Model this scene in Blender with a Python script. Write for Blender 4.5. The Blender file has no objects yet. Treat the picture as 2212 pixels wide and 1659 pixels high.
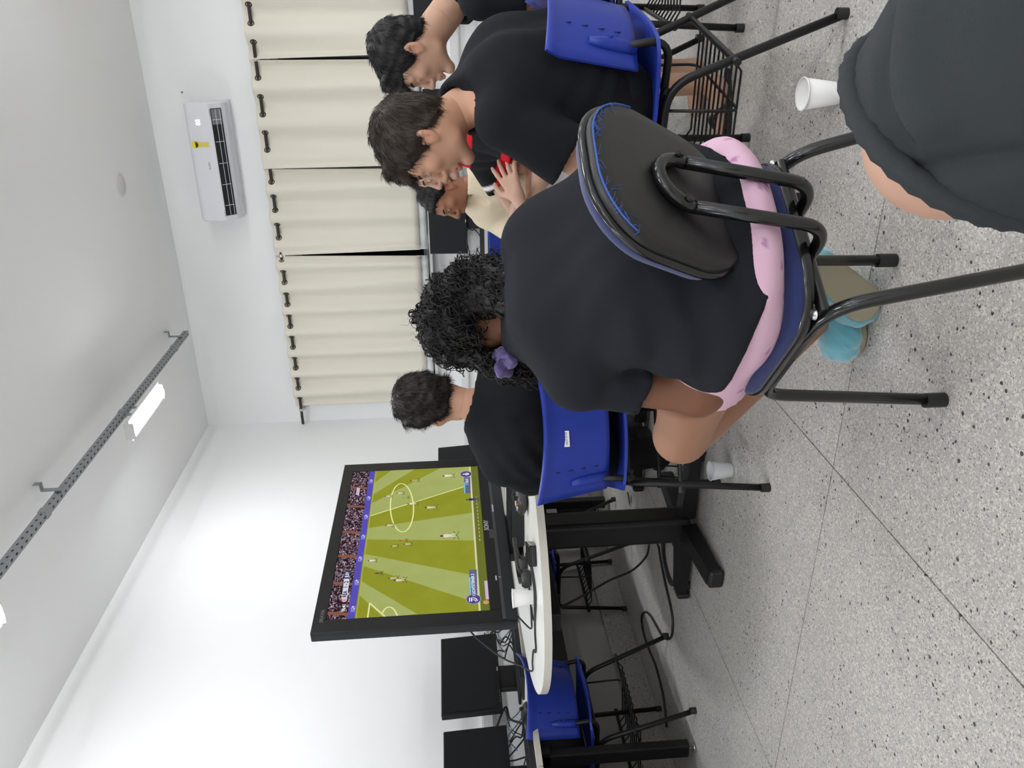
import bpy, bmesh, math, random
import numpy as np
from mathutils import Vector, Matrix

scene = bpy.context.scene
col = scene.collection
rnd = random.Random(7)

# ------------------------------------------------------------------ camera
YAW, PITCH, ROLL, FPX, CAM_H = 0.438219, 0.0741349, -0.0394008, 1722.88, 1.02
def cam_axes():
    f = Vector((-math.sin(YAW)*math.cos(PITCH), math.cos(YAW)*math.cos(PITCH), -math.sin(PITCH)))
    r = Vector((math.cos(YAW), math.sin(YAW), 0.0))
    u = r.cross(f)
    c, s = math.cos(ROLL), math.sin(ROLL)
    return c*r + s*u, -s*r + c*u, f
_r, _u, _f = cam_axes()
cam_data = bpy.data.cameras.new('camera')
cam_data.sensor_fit = 'HORIZONTAL'
cam_data.sensor_width = 36.0
cam_data.lens = FPX / 2212.0 * 36.0
cam_data.clip_start = 0.02
cam = bpy.data.objects.new('camera', cam_data)
col.objects.link(cam)
# the phone was held upright but the picture is stored on its side: image left is up
m = Matrix.Identity(4)
for i in range(3):
    m[i][0] = -_u[i]; m[i][1] = _r[i]; m[i][2] = -_f[i]
m[0][3], m[1][3], m[2][3] = 0.0, 0.0, CAM_H
cam.matrix_world = m
scene.camera = cam

# ------------------------------------------------------------------ world, exposure
world = bpy.data.worlds.new('world')
world.use_nodes = True
world.node_tree.nodes['Background'].inputs[0].default_value = (0.02, 0.022, 0.03, 1)
world.node_tree.nodes['Background'].inputs[1].default_value = 1.0
scene.world = world
scene.view_settings.view_transform = 'Standard'
scene.view_settings.look = 'None'
scene.view_settings.gamma = 1.0
scene.view_settings.use_curve_mapping = False
scene.view_settings.exposure = 0.12
LAMP_POWER = 86.0         # emission strength of every ceiling lamp diffuser

# ------------------------------------------------------------------ materials
def srgb(r, g, b):
    def f(c):
        c /= 255.0
        return c/12.92 if c <= 0.04045 else ((c+0.055)/1.055)**2.4
    return (f(r), f(g), f(b), 1.0)

_mats = {}
def mat(name, color, rough=0.5, metal=0.0, bump=None, var=None, spec=0.5, emit=None, sss=0.0, coat=0.0, sheen=0.0):
    """principled material; bump=(scale, strength, detail); var=(scale, amount) slight tone variation"""
    if name in _mats:
        return _mats[name]
    m = bpy.data.materials.new(name); m.use_nodes = True
    nt = m.node_tree; b = nt.nodes['Principled BSDF']
    b.inputs['Base Color'].default_value = color
    b.inputs['Roughness'].default_value = rough
    b.inputs['Metallic'].default_value = metal
    b.inputs['Specular IOR Level'].default_value = spec
    if coat: b.inputs['Coat Weight'].default_value = coat
    if sheen:
        b.inputs['Sheen Weight'].default_value = sheen
    if sss:
        b.inputs['Subsurface Weight'].default_value = sss
        b.inputs['Subsurface Radius'].default_value = (0.012, 0.005, 0.003)
        b.inputs['Subsurface Scale'].default_value = 1.0
    if emit:
        b.inputs['Emission Color'].default_value = emit[0]
        b.inputs['Emission Strength'].default_value = emit[1]
    tc = None
    if bump or var:
        tc = nt.nodes.new('ShaderNodeTexCoord')
    if var:
        n = nt.nodes.new('ShaderNodeTexNoise'); n.inputs['Scale'].default_value = var[0]; n.inputs['Detail'].default_value = 4
        nt.links.new(tc.outputs['Object'], n.inputs['Vector'])
        mx = nt.nodes.new('ShaderNodeMix'); mx.data_type = 'RGBA'; mx.blend_type = 'MIX'
        a = tuple(max(0, c*(1-var[1])) for c in color[:3])+(1,); d = tuple(min(1, c*(1+var[1])) for c in color[:3])+(1,)
        mx.inputs[6].default_value = a; mx.inputs[7].default_value = d
        nt.links.new(n.outputs['Fac'], mx.inputs[0]); nt.links.new(mx.outputs[2], b.inputs['Base Color'])
    if bump:
        n = nt.nodes.new('ShaderNodeTexNoise'); n.inputs['Scale'].default_value = bump[0]; n.inputs['Detail'].default_value = bump[2] if len(bump) > 2 else 3
        nt.links.new(tc.outputs['Object'], n.inputs['Vector'])
        bp = nt.nodes.new('ShaderNodeBump'); bp.inputs['Strength'].default_value = bump[1]; bp.inputs['Distance'].default_value = 0.002
        nt.links.new(n.outputs['Fac'], bp.inputs['Height']); nt.links.new(bp.outputs['Normal'], b.inputs['Normal'])
    _mats[name] = m
    return m

def vcol_mat(name, rough=0.5, sss=0.0, spec=0.4, bump=None):
    """principled material that reads the mesh's own colour attribute 'Col' (skin tone with lips, prints on cloth)"""
    m = mat(name, (1, 1, 1, 1), rough, spec=spec, sss=sss, bump=bump)
    nt = m.node_tree
    a = nt.nodes.new('ShaderNodeAttribute'); a.attribute_name = 'Col'
    nt.links.new(a.outputs['Color'], nt.nodes['Principled BSDF'].inputs['Base Color'])
    return m

def emis(name, color, strength=1.0):
    if name in _mats: return _mats[name]
    m = bpy.data.materials.new(name); m.use_nodes = True
    nt = m.node_tree; nt.nodes.remove(nt.nodes['Principled BSDF'])
    e = nt.nodes.new('ShaderNodeEmission'); e.inputs[0].default_value = color; e.inputs[1].default_value = strength
    nt.links.new(e.outputs[0], nt.nodes['Material Output'].inputs[0])
    _mats[name] = m
    return m

# ------------------------------------------------------------------ object helpers
def link(o, parent=None):
    col.objects.link(o)
    if parent is not None: o.parent = parent
    return o
def tag(o, label=None, cat=None, group=None, kind=None):
    if label: o['label'] = label
    if cat: o['category'] = cat
    if group: o['group'] = group
    if kind: o['kind'] = kind
    return o
def thing(name, label, cat, loc=(0, 0, 0), rz=0.0, group=None):
    o = bpy.data.objects.new(name, None); o.empty_display_size = 0.1
    o.location = loc; o.rotation_euler = (0, 0, rz)
    link(o); return tag(o, label, cat, group)
def copy_tree(o, parent=None):
    c = o.copy(); col.objects.link(c); c.parent = parent
    for ch in list(o.children): copy_tree(ch, c)
    return c

def frame_from(d):
    d = Vector(d).normalized()
    a = Vector((0, 0, 1)) if abs(d.z) < 0.9 else Vector((1, 0, 0))
    x = a.cross(d).normalized(); y = d.cross(x)
    return x, y, d

class MB:
    def __init__(s): s.v = []; s.f = []; s.sm = []
    def add(s, vs, fs, smooth=False):
        o = len(s.v); s.v += [tuple(v) for v in vs]
        for f in fs: s.f.append(tuple(i+o for i in f)); s.sm.append(smooth)
        return s
    def box(s, c, size, rot=None, bevel=0.0, seg=2):
        bm = bmesh.new(); bmesh.ops.create_cube(bm, size=1.0)
        for v in bm.verts: v.co = Vector((v.co.x*size[0], v.co.y*size[1], v.co.z*size[2]))
        if bevel > 0: bmesh.ops.bevel(bm, geom=list(bm.edges), offset=bevel, segments=seg, affect='EDGES', profile=0.5)
        R = rot if rot is not None else Matrix.Identity(3)
        vs = [R @ v.co + Vector(c) for v in bm.verts]; bm.verts.index_update()
        fs = [[v.index for v in f.verts] for f in bm.faces]; bm.free()
        return s.add(vs, fs, False)
    def cyl(s, a, b, r, r2=None, seg=12, caps=True, smooth=True):
        a, b = Vector(a), Vector(b); r2 = r if r2 is None else r2
        x, y, d = frame_from(b-a); n = seg
        vs = [a + (x*math.cos(2*math.pi*i/n) + y*math.sin(2*math.pi*i/n))*r for i in range(n)]
        vs += [b + (x*math.cos(2*math.pi*i/n) + y*math.sin(2*math.pi*i/n))*r2 for i in range(n)]
        s.add(vs, [(i, (i+1) % n, n+(i+1) % n, n+i) for i in range(n)], smooth)
        if caps:
            s.add(vs[:n], [tuple(reversed(range(n)))]); s.add(vs[n:], [tuple(range(n))])
        return s
    def tube(s, pts, r, seg=8, caps=True, closed=False):
        pts = [Vector(p) for p in pts]; n = len(pts); rs = r if isinstance(r, (list, tuple)) else [r]*n
        T = []
        for i in range(n):
            if closed: t = pts[(i+1) % n]-pts[i-1]
            else: t = pts[min(i+1, n-1)]-pts[max(i-1, 0)]
            T.append(t.normalized() if t.length > 1e-9 else Vector((0, 0, 1)))
        x, y, _ = frame_from(T[0]); vs = []
        for i in range(n):
            x = (x - T[i]*x.dot(T[i])); x = x.normalized() if x.length > 1e-6 else frame_from(T[i])[0]
            y = T[i].cross(x)
            for k in range(seg):
                a = 2*math.pi*k/seg; vs.append(pts[i]+(x*math.cos(a)+y*math.sin(a))*rs[i])
        fs = []
        for i in range(n if closed else n-1):
            j = (i+1) % n
            for k in range(seg):
                fs.append((i*seg+k, i*seg+(k+1) % seg, j*seg+(k+1) % seg, j*seg+k))
        o = len(s.v); s.add(vs, fs, True)
        if caps and not closed:
            s.f.append(tuple(o+k for k in reversed(range(seg)))); s.sm.append(False)
            s.f.append(tuple(o+(n-1)*seg+k for k in range(seg))); s.sm.append(False)
        return s
    def lathe(s, prof, c=(0, 0, 0), seg=24, smooth=True):
        c = Vector(c); n = len(prof); vs = []
        for r, z in prof:
            for k in range(seg):
                a = 2*math.pi*k/seg; vs.append(c+Vector((r*math.cos(a), r*math.sin(a), z)))
        fs = [(i*seg+k, i*seg+(k+1) % seg, (i+1)*seg+(k+1) % seg, (i+1)*seg+k) for i in range(n-1) for k in range(seg)]
        return s.add(vs, fs, smooth)
    def prism(s, poly, z0, z1, M=None, smooth_sides=False):
        """polygon (x,y) extruded from z0 to z1, then mapped by matrix M"""
        M = M or Matrix.Identity(4); n = len(poly)
        vs = [M @ Vector((p[0], p[1], z0)) for p in poly] + [M @ Vector((p[0], p[1], z1)) for p in poly]
        s.add(vs, [(i, (i+1) % n, n+(i+1) % n, n+i) for i in range(n)], smooth_sides)
        s.add(vs[:n], [tuple(reversed(range(n)))]); s.add(vs[n:], [tuple(range(n))])
        return s
    def quad(s, a, b, c, d): return s.add([a, b, c, d], [(0, 1, 2, 3)])
    def shell(s, fn, nu, nv, th, smooth=True):
        """thick sheet over fn(u,v), u,v in 0..1"""
        g = [[Vector(fn(i/nu, j/nv)) for j in range(nv+1)] for i in range(nu+1)]
        N = [[None]*(nv+1) for _ in range(nu+1)]
        for i in range(nu+1):
            for j in range(nv+1):
                a = g[min(i+1, nu)][j]-g[max(i-1, 0)][j]; b = g[i][min(j+1, nv)]-g[i][max(j-1, 0)]
                nn = a.cross(b); N[i][j] = nn.normalized() if nn.length > 1e-12 else Vector((0, 0, 1))
        W = nv+1; vs = []
        for sgn in (0.5, -0.5):
            for i in range(nu+1):
                for j in range(nv+1): vs.append(g[i][j]+N[i][j]*th*sgn)
        o = (nu+1)*W; fs = []
        for i in range(nu):
            for j in range(nv):
                a, b, c, d = i*W+j, (i+1)*W+j, (i+1)*W+j+1, i*W+j+1
                fs.append((a, b, c, d)); fs.append((o+d, o+c, o+b, o+a))
        s.add(vs, fs, smooth)
        rim = [(i, 0) for i in range(nu)]+[(nu, j) for j in range(nv)]+[(i, nv) for i in range(nu, 0, -1)]+[(0, j) for j in range(nv, 0, -1)]
        idx = [i*W+j for i, j in rim]; n = len(idx); base = len(s.v)-len(vs)
        for k in range(n):
            a, b = idx[k], idx[(k+1) % n]
            s.f.append((base+b, base+a, base+o+a, base+o+b)); s.sm.append(False)
        return s
    def build(s, name, material=None, parent=None, fix=False):
        me = bpy.data.meshes.new(name); me.from_pydata(s.v, [], s.f); me.validate()
        if len(me.polygons) == len(s.sm): me.polygons.foreach_set('use_smooth', s.sm)
        if fix:
            bm = bmesh.new(); bm.from_mesh(me); bmesh.ops.recalc_face_normals(bm, faces=bm.faces); bm.to_mesh(me); bm.free()
        if material is not None: me.materials.append(material)
        o = bpy.data.objects.new(name, me); link(o, parent); return o

def rotz(a): return Matrix.Rotation(a, 3, 'Z')
def rotx(a): return Matrix.Rotation(a, 3, 'X')
def roty(a): return Matrix.Rotation(a, 3, 'Y')
def spline(pts, n=8, closed=False):
    """Catmull-Rom through pts"""
    P = [Vector(p) for p in pts]; out = []; m = len(P)
    rng = m if closed else m-1
    for i in range(rng):
        if closed: p0, p1, p2, p3 = P[i-1], P[i], P[(i+1) % m], P[(i+2) % m]
        else:
            p1, p2 = P[i], P[i+1]; p0 = P[i-1] if i > 0 else p1*2-p2; p3 = P[i+2] if i+2 < m else p2*2-p1
        for k in range(n):
            t = k/n
            out.append(0.5*((2*p1)+(p2-p0)*t+(2*p0-5*p1+4*p2-p3)*t*t+(3*p1-p0-3*p2+p3)*t**3))
    if not closed: out.append(P[-1])
    return out
def fillet(pts, r, n=5):
    """polyline with rounded corners"""
    P = [Vector(p) for p in pts]; out = [P[0]]
    for i in range(1, len(P)-1):
        a, b, c = P[i-1], P[i], P[i+1]; rr = min(r, (a-b).length*0.49, (c-b).length*0.49)
        p, q = b+(a-b).normalized()*rr, b+(c-b).normalized()*rr
        for k in range(n+1):
            t = k/n; out.append(p*(1-t)**2+b*2*t*(1-t)+q*t*t)
    out.append(P[-1]); return out

def text_mesh(name, body, size, material, parent, M, align='CENTER', extrude=0.0, bold=0.0):
    cu = bpy.data.curves.new(name, 'FONT'); cu.body = body; cu.size = size; cu.align_x = align; cu.align_y = 'CENTER'
    cu.extrude = extrude; cu.offset = bold; cu.resolution_u = 3
    t = bpy.data.objects.new(name+'_tmp', cu); col.objects.link(t)
    dg = bpy.context.evaluated_depsgraph_get()
    me = bpy.data.meshes.new_from_object(t.evaluated_get(dg)); me.name = name
    bpy.data.objects.remove(t); bpy.data.curves.remove(cu)
    me.transform(M)
    me.materials.clear(); me.materials.append(material)
    o = bpy.data.objects.new(name, me); link(o, parent); return o

# ================================================================== the setting
XL, YB, ZC = -3.40, 6.63, 3.25          # left wall, back wall, ceiling
XR, YF = 5.00, -4.60                    # walls out of the picture

def terrazzo(name, base, light, dark, rough):
    m = bpy.data.materials.new(name); m.use_nodes = True; nt = m.node_tree; N, L = nt.nodes, nt.links
    b = N['Principled BSDF']; b.inputs['Roughness'].default_value = rough; b.inputs['Specular IOR Level'].default_value = 0.4
    tc = N.new('ShaderNodeTexCoord')
    def vor(scale, seedoff):
        mp = N.new('ShaderNodeMapping'); mp.inputs['Location'].default_value = (seedoff, seedoff*1.7, 0); L.new(tc.outputs['Object'], mp.inputs[0])
        v = N.new('ShaderNodeTexVoronoi'); v.inputs['Scale'].default_value = scale; L.new(mp.outputs[0], v.inputs['Vector'])
        s = N.new('ShaderNodeSeparateColor'); L.new(v.outputs['Color'], s.inputs[0])
        return v, s
    def chips(scale, off, keep, size):
        v, s = vor(scale, off)
        a = N.new('ShaderNodeMath'); a.operation = 'GREATER_THAN'; a.inputs[1].default_value = keep; L.new(s.outputs[0], a.inputs[0])
        sz = N.new('ShaderNodeMath'); sz.operation = 'MULTIPLY'; sz.inputs[1].default_value = size; L.new(s.outputs[1], sz.inputs[0])
        c = N.new('ShaderNodeMath'); c.operation = 'LESS_THAN'; L.new(v.outputs['Distance'], c.inputs[0]); L.new(sz.outputs[0], c.inputs[1])
        d = N.new('ShaderNodeMath'); d.operation = 'MULTIPLY'; L.new(a.outputs[0], d.inputs[0]); L.new(c.outputs[0], d.inputs[1])
        return d
    no = N.new('ShaderNodeTexNoise'); no.inputs['Scale'].default_value = 3.0; no.inputs['Detail'].default_value = 6; L.new(tc.outputs['Object'], no.inputs['Vector'])
    def mix(f, A, B):
        x = N.new('ShaderNodeMix'); x.data_type = 'RGBA'; L.new(f, x.inputs[0])
        for sock, val in ((6, A), (7, B)):
            if isinstance(val, tuple): x.inputs[sock].default_value = val
            else: L.new(val, x.inputs[sock])
        return x.outputs[2]
    base2 = tuple(c*0.88 for c in base[:3])+(1,)
    c0 = mix(no.outputs['Fac'], base2, base)
    c1 = mix(chips(190, 0.0, 0.40, 0.8).outputs[0], c0, light)
    c2 = mix(chips(330, 3.0, 0.5, 0.9).outputs[0], c1, tuple(0.5*(a+b_) for a, b_ in zip(base, light)))
    c3 = mix(chips(300, 7.0, 0.86, 0.9).outputs[0], c2, tuple(c*0.45 for c in base[:3])+(1,))
    c4 = mix(chips(125, 5.0, 0.945, 0.62).outputs[0], c3, dark)
    L.new(c4, b.inputs['Base Color'])
    return m
M_floor = terrazzo('terrazzo', srgb(172, 169, 163), srgb(202, 198, 188), srgb(64, 62, 62), 0.38)
M_skirt = terrazzo('terrazzo_skirting', srgb(150, 148, 143), srgb(168, 165, 159), srgb(100, 99, 97), 0.2)
M_joint = mat('floor_joint', srgb(52, 50, 48), 0.7)
M_wall = mat('wall_paint', srgb(244, 245, 244), 0.55, bump=(90, 0.05))
M_ceil = mat('ceiling_paint', srgb(243, 243, 242), 0.75, bump=(60, 0.04))

# floor: a dark bed with terrazzo panels poured between thin strips
fl = MB().box(((XL+XR)/2, (YF+YB)/2, -0.06), (XR-XL+0.3, YB-YF+0.3, 0.10)).build('floor', M_joint)
tag(fl, kind='structure')
xs = [XL] + [-2.318+1.193*i for i in range(7)] + [XR]
ys = [YF] + [1.787+1.322*i for i in range(-4, 4)] + [YB]
for i in range(len(xs)-1):
    for j in range(len(ys)-1):
        x0, x1, y0, y1 = xs[i]+0.0022, xs[i+1]-0.0022, ys[j]+0.0022, ys[j+1]-0.0022
        if x1-x0 < 0.02 or y1-y0 < 0.02: continue
        MB().box(((x0+x1)/2, (y0+y1)/2, -0.006), (x1-x0, y1-y0, 0.012)).build('floor_panel', M_floor, fl)

def wall(name, c, size, m):
    return tag(MB().box(c, size).build(name, m), kind='structure')
wall('wall_left', (XL-0.06, (YF+YB)/2, ZC/2), (0.12, YB-YF+0.24, ZC), M_wall)
wall('wall_right', (XR+0.06, (YF+YB)/2, ZC/2), (0.12, YB-YF+0.24, ZC), M_wall)
wall('wall_front', ((XL+XR)/2, YF-0.06, ZC/2), (XR-XL, 0.12, ZC), M_wall)
# back wall with a wide window opening behind the curtains
WX0, WX1, WZ0, WZ1 = -3.0, 1.6, 1.17, 2.30
wb = MB()
wb.box(((XL+XR)/2, YB+0.08, WZ0/2), (XR-XL, 0.16, WZ0))
wb.box(((XL+XR)/2, YB+0.08, (WZ1+ZC)/2), (XR-XL, 0.16, ZC-WZ1))
wb.box(((XL+WX0)/2, YB+0.08, (WZ0+WZ1)/2), (WX0-XL, 0.16, WZ1-WZ0))
wb.box(((WX1+XR)/2, YB+0.08, (WZ0+WZ1)/2), (XR-WX1, 0.16, WZ1-WZ0))
tag(wb.build('wall_back', M_wall), kind='structure')
tag(MB().box(((XL+XR)/2, (YF+YB)/2, ZC+0.06), (XR-XL+0.24, YB-YF+0.3, 0.12)).build('ceiling', M_ceil), kind='structure')

# window: frame, mullions, panes, sill
M_alu = mat('window_aluminium', srgb(196, 198, 200), 0.35, 0.6)
M_glass = mat('night_glass', srgb(30, 38, 48), 0.06, spec=0.7)
win = bpy.data.objects.new('window_1', None); link(win); tag(win, kind='structure')
n = 5; w = (WX1-WX0)/n
fm = MB()
for z in (WZ0+0.025, WZ1-0.025): fm.box(((WX0+WX1)/2, YB+0.07, z), (WX1-WX0, 0.06, 0.05))
for i in range(n+1): fm.box((min(max(WX0+w*i, WX0+0.025), WX1-0.025), YB+0.07, (WZ0+WZ1)/2), (0.05, 0.06, WZ1-WZ0))
fm.build('window_frame', M_alu, win)
for i in range(n):
    MB().box((WX0+w*(i+0.5), YB+0.075, (WZ0+WZ1)/2), (w-0.05, 0.008, WZ1-WZ0-0.1)).build('pane', M_glass, win)
M_sill = mat('sill_stone', srgb(206, 208, 205), 0.35, var=(25, 0.08))
tag(MB().box(((WX0+WX1)/2, YB-0.02, WZ0-0.012), (WX1-WX0+0.1, 0.16, 0.025), bevel=0.004).build('trim_1', M_sill), kind='structure')

# skirting of dark polished stone
def skirting(name, c, size):
    tag(MB().box(c, size, bevel=0.003).build(name, M_skirt), kind='structure')
skirting('baseboard_left', (XL+0.012, (YF+YB)/2, 0.08), (0.024, YB-YF, 0.16))
skirting('baseboard_back', ((XL+XR)/2, YB-0.012, 0.08), (XR-XL-0.05, 0.024, 0.16))
skirting('baseboard_right', (XR-0.012, (YF+YB)/2, 0.08), (0.024, YB-YF-0.06, 0.16))
tag(MB().box((XL+0.002, (YF+YB)/2, 0.425), (0.004, YB-YF, 0.53)).build('trim_4', mat('lower_wall_grey', srgb(150, 147, 142), 0.5, bump=(90, 0.05))), kind='structure')  # thin grey sheet over the lower left wall, below desk height
# white cable trunking along both walls, just above the desks
M_trunk = mat('trunking_plastic', srgb(226, 228, 226), 0.45)
def trunk(name, c, size, lid_c, lid_s, n_axis):
    o = MB().box(c, size, bevel=0.004).build(name, M_trunk); tag(o, kind='structure')
    MB().box(lid_c, lid_s, bevel=0.002).build('trunking_lid', M_trunk, o)
trunk('trim_2', (XL+0.02, 3.0, 0.905), (0.04, 7.1, 0.07), (XL+0.0415, 3.0, 0.905), (0.005, 7.1, 0.052), 1)
trunk('trim_3', (-0.4, YB-0.02, 0.905), (5.9, 0.04, 0.07), (-0.4, YB-0.0415, 0.905), (5.9, 0.005, 0.052), 0)

# ================================================================== ceiling lamps on perforated channel
M_galv = mat('galvanised_steel', srgb(146, 150, 152), 0.5, 0.35, var=(14, 0.06))
M_hole = mat('hole_dark', srgb(40, 42, 44), 0.8)
M_lampbody = mat('lamp_body', srgb(214, 214, 210), 0.4)
M_diff = emis('lamp_diffuser', (0.97, 0.99, 1.04, 1), LAMP_POWER)
STRUT_Z, LAMP_Z = 3.135, 3.00
def strut(x, y0, y1, label, hooks, joints):
    t = thing('channel_strut', label, 'strut', (x, 0, 0), 0, 'perforated lamp struts')
    MB().box((0, (y0+y1)/2, STRUT_Z), (0.038, y1-y0, 0.038)).build('channel', M_galv, t)
    hb = MB(); hc = MB(); y = y0+0.03; k = 0
    while y < y1-0.02:
        # holes in the side facing the room and slots underneath
        for sx in (-1, 1):
            hb.add([(sx*0.0195, y+0.007*math.cos(a)*1.3, STRUT_Z-0.004+0.006*math.sin(a)) for a in [i*math.pi/4*sx for i in range(8)]], [tuple(range(8))])
        hc.add([(0.007*math.cos(-a), y+0.011*math.sin(-a), STRUT_Z-0.0195) for a in [i*math.pi/4 for i in range(8)]], [tuple(range(8))])
        y += 0.05
    tag(hb.build('side_holes', M_hole, t), kind='stuff'); tag(hc.build('bottom_slots', M_hole, t), kind='stuff')
    for hy in hooks:
        h = MB().box((0.03, hy, STRUT_Z+0.03), (0.004, 0.03, 0.10)).box((0.016, hy, STRUT_Z-0.021), (0.032, 0.03, 0.004)).box((0.05, hy, ZC-0.033), (0.044, 0.03, 0.004)).box((0.07, hy, ZC-0.016), (0.004, 0.03, 0.033))
        h.build('hanger', M_galv, t)
    for jy in joints:
        MB().box((0, jy, STRUT_Z), (0.046, 0.045, 0.046), bevel=0.003).build('coupling', M_galv, t)
    return t
def lamp(x, y, label):
    t = thing('ceiling_lamp', label, 'lamp', (x, y, LAMP_Z), 0, 'short linear ceiling lamps')
    MB().box((0, 0, 0.018), (0.098, 0.56, 0.036), bevel=0.004).box((0, 0, 0.003), (0.138, 0.575, 0.004)).build('housing', M_lampbody, t)
    for s in (-1, 1): MB().box((0, s*0.287, 0.006), (0.108, 0.016, 0.058), bevel=0.006).build('end_cap', M_lampbody, t)
    d = MB(); prof = [(0.051*math.cos(a), -0.030*math.sin(a)-0.0005) for a in [math.radians(3+174*i/8) for i in range(9)]]
    vs = [(px, yy, pz) for yy in (-0.277, 0.277) for px, pz in prof]
    d.add(vs, [(i+1, i, 9+i, 10+i) for i in range(8)]+[tuple(range(9)), tuple(reversed(range(9, 18)))])
    d.build('diffuser', M_diff, t)
    s = MB()
    for yy in (-0.05, 0.05): s.box((0.0, yy, 0.072), (0.016, 0.004, 0.075))
    s.box((0.0, 0, 0.038), (0.022, 0.12, 0.004)); s.build('hanger', M_galv, t)
    return t
HOOKS, JOINTS = (6.02, 3.80, 1.2, -0.8, -3.0), (5.85, 4.75, 3.62, 1.4, -1.6)
for x, wh in ((-2.325, 'above the television'), (0.62, 'above the seated group'), (2.15, 'right of the camera, added unseen for fill'), (3.68, 'along the far right of the room, added unseen for fill')):  # the two right-hand rows are unseen, added to lift the ambient fill
    strut(x, -4.2, 6.17, 'grey perforated strut carrying lit lamps ' + wh, HOOKS, JOINTS)
    side = {-2.325: 'leftmost', 0.62: 'second', 2.15: 'third, added-for-fill', 3.68: 'rightmost, added-for-fill'}[x]
    for yy, lab in ((4.78, 'lit linear lamp on the %s strut near the window wall'), (2.57, 'lit linear lamp on the %s strut, second from the window wall'),
                    (0.41, 'lit linear lamp on the %s strut overhead'), (-1.7, 'lit linear lamp on the %s strut behind the camera'), (-3.8, 'lit linear lamp on the %s strut at the rear of the room, added unseen for fill')):  # the rear lamps are unseen extras for more fill light
        lamp(x, yy, lab % side)
# round blanking cover on the ceiling
rc_ = MB().lathe([(0.0, ZC-0.014), (0.03, ZC-0.014), (0.034, ZC-0.010), (0.072, ZC-0.010), (0.082, ZC-0.004), (0.084, ZC)], (-1.07, 5.77, 0), 28)
tag(rc_.build('ceiling_cover', mat('cover_plastic', srgb(214, 213, 210), 0.6)), 'pale round cover plate on the ceiling', 'cover')

# ================================================================== curtains
def curtain_mat(name, c, trans):
    m = mat(name, c, 0.85, spec=0.15, bump=(700, 0.12), sheen=0.1); return m
M_cur = curtain_mat('beige_blackout', srgb(226, 221, 206), 0.1)
M_lin = mat('curtain_liner', srgb(214, 216, 214), 0.6, bump=(300, 0.1))
M_iron = mat('dark_bronze_rod', srgb(58, 50, 42), 0.4, 0.3)
ROD_Y, ROD_Z = 6.53, 2.385
rod = thing('curtain_rod', 'dark bronze curtain rod running the length of the window wall', 'curtain rod', (0, 0, 0))
MB().cyl((-3.375, ROD_Y, ROD_Z), (1.75, ROD_Y, ROD_Z), 0.0125, seg=12).build('pole', M_iron, rod)
for bx in (-3.23, -1.81, -0.315, 1.3):
    MB().box((bx, (ROD_Y+YB)/2, ROD_Z-0.02), (0.02, YB-ROD_Y, 0.02)).box((bx, YB-0.004, ROD_Z-0.02), (0.04, 0.008, 0.07)).cyl((bx-0.012, ROD_Y, ROD_Z), (bx+0.012, ROD_Y, ROD_Z), 0.018, seg=12).build('bracket', M_alu, rod)
def curtain(x0, x1, T, label, amp=0.034, ph=0.0, fold=None, seed=0, skew=0.0, liner=True):
    t = thing('curtain', label, 'curtain', ((x0+x1)/2, ROD_Y, 0), 0, 'beige grommet curtains on the window wall')
    L = x1-x0; r = random.Random(seed); nu = int(L/0.0125); zs = [2.432, 2.42, 2.385, 2.34, 2.27, 2.15, 1.95, 1.75, 1.55, 1.40, 1.30, 1.245]
    k2 = [r.uniform(0.5, 1.4) for _ in range(40)]
    def yy(u, z):
        x = u*L; d = (2.43-z)/1.2
        a = amp*(1-0.45*d)
        w = math.sin(2*math.pi*x/T+ph)
        wob = 0.012*d*math.sin(2*math.pi*x/(T*1.7)+seed)+0.006*d*math.sin(2*math.pi*x/(T*0.63)+2*seed)
        return a*w*(0.8+0.2*k2[int(x/T) % 40])+wob
    def fnz(zmap, off=0.0):
        def fn(u, v):
            z = zmap(v); d = (2.43-z)/1.2
            x = u*L-L/2 + skew*d*(u-0.5)*L + 0.006*d*math.sin(9*u+seed)
            y = yy(u, z)+off
            if fold:      # the free edge curls back on itself
                for side, wd, cur in fold:
                    e = u*L if side < 0 else (1-u)*L
                    if e < wd:
                        q = 1-e/wd; y += -cur*q*q*(0.4+0.8*d); x += side*(-0.5)*cur*q*d
            return (x, y, z)
        return fn
    def zm(v):
        i = v*(len(zs)-1); k = min(int(i), len(zs)-2); return zs[k]+(zs[k+1]-zs[k])*(i-k)
    MB().shell(fnz(zm), nu, len(zs)-1, 0.004).build('curtain_panel', M_cur, t)
    if liner:
        MB().shell(fnz(lambda v: 1.275-0.09*v, 0.012), nu, 3, 0.002).build('liner', M_lin, t)
    # grommets where the cloth crosses the rod
    k = math.ceil((ph)/math.pi)
    x = (k*math.pi-ph)/(2*math.pi)*T
    while x < L-0.02:
        if x > 0.02:
            ang = math.atan2(2*math.pi*amp/T*math.cos(2*math.pi*x/T+ph), 1.0)
            R = Matrix.Rotation(ang, 4, 'Z')@Matrix.Rotation(math.pi/2, 4, 'X')
            g = MB(); pts = [Vector((0.021*math.cos(a), 0.021*math.sin(a), 0)) for a in [2*math.pi*i/14 for i in range(14)]]
            M2 = Matrix.Translation((x-L/2, 0, ROD_Z))@R
            g.tube([M2@p for p in pts], 0.0055, 6, closed=True); g.build('grommet', M_iron, t)
        x += T/2
    return t
curtain(-3.20, -1.815, 0.195, 'beige grommet curtain nearest the corner, behind the curly hair', ph=0.4, seed=1, skew=0.01, fold=[(1, 0.06, 0.05)])
curtain(-1.810, -1.114, 0.225, 'beige curtain second from the corner with a loose curled left edge', ph=2.2, seed=2, fold=[(-1, 0.075, 0.085), (1, 0.05, 0.03)], skew=0.02)
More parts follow.
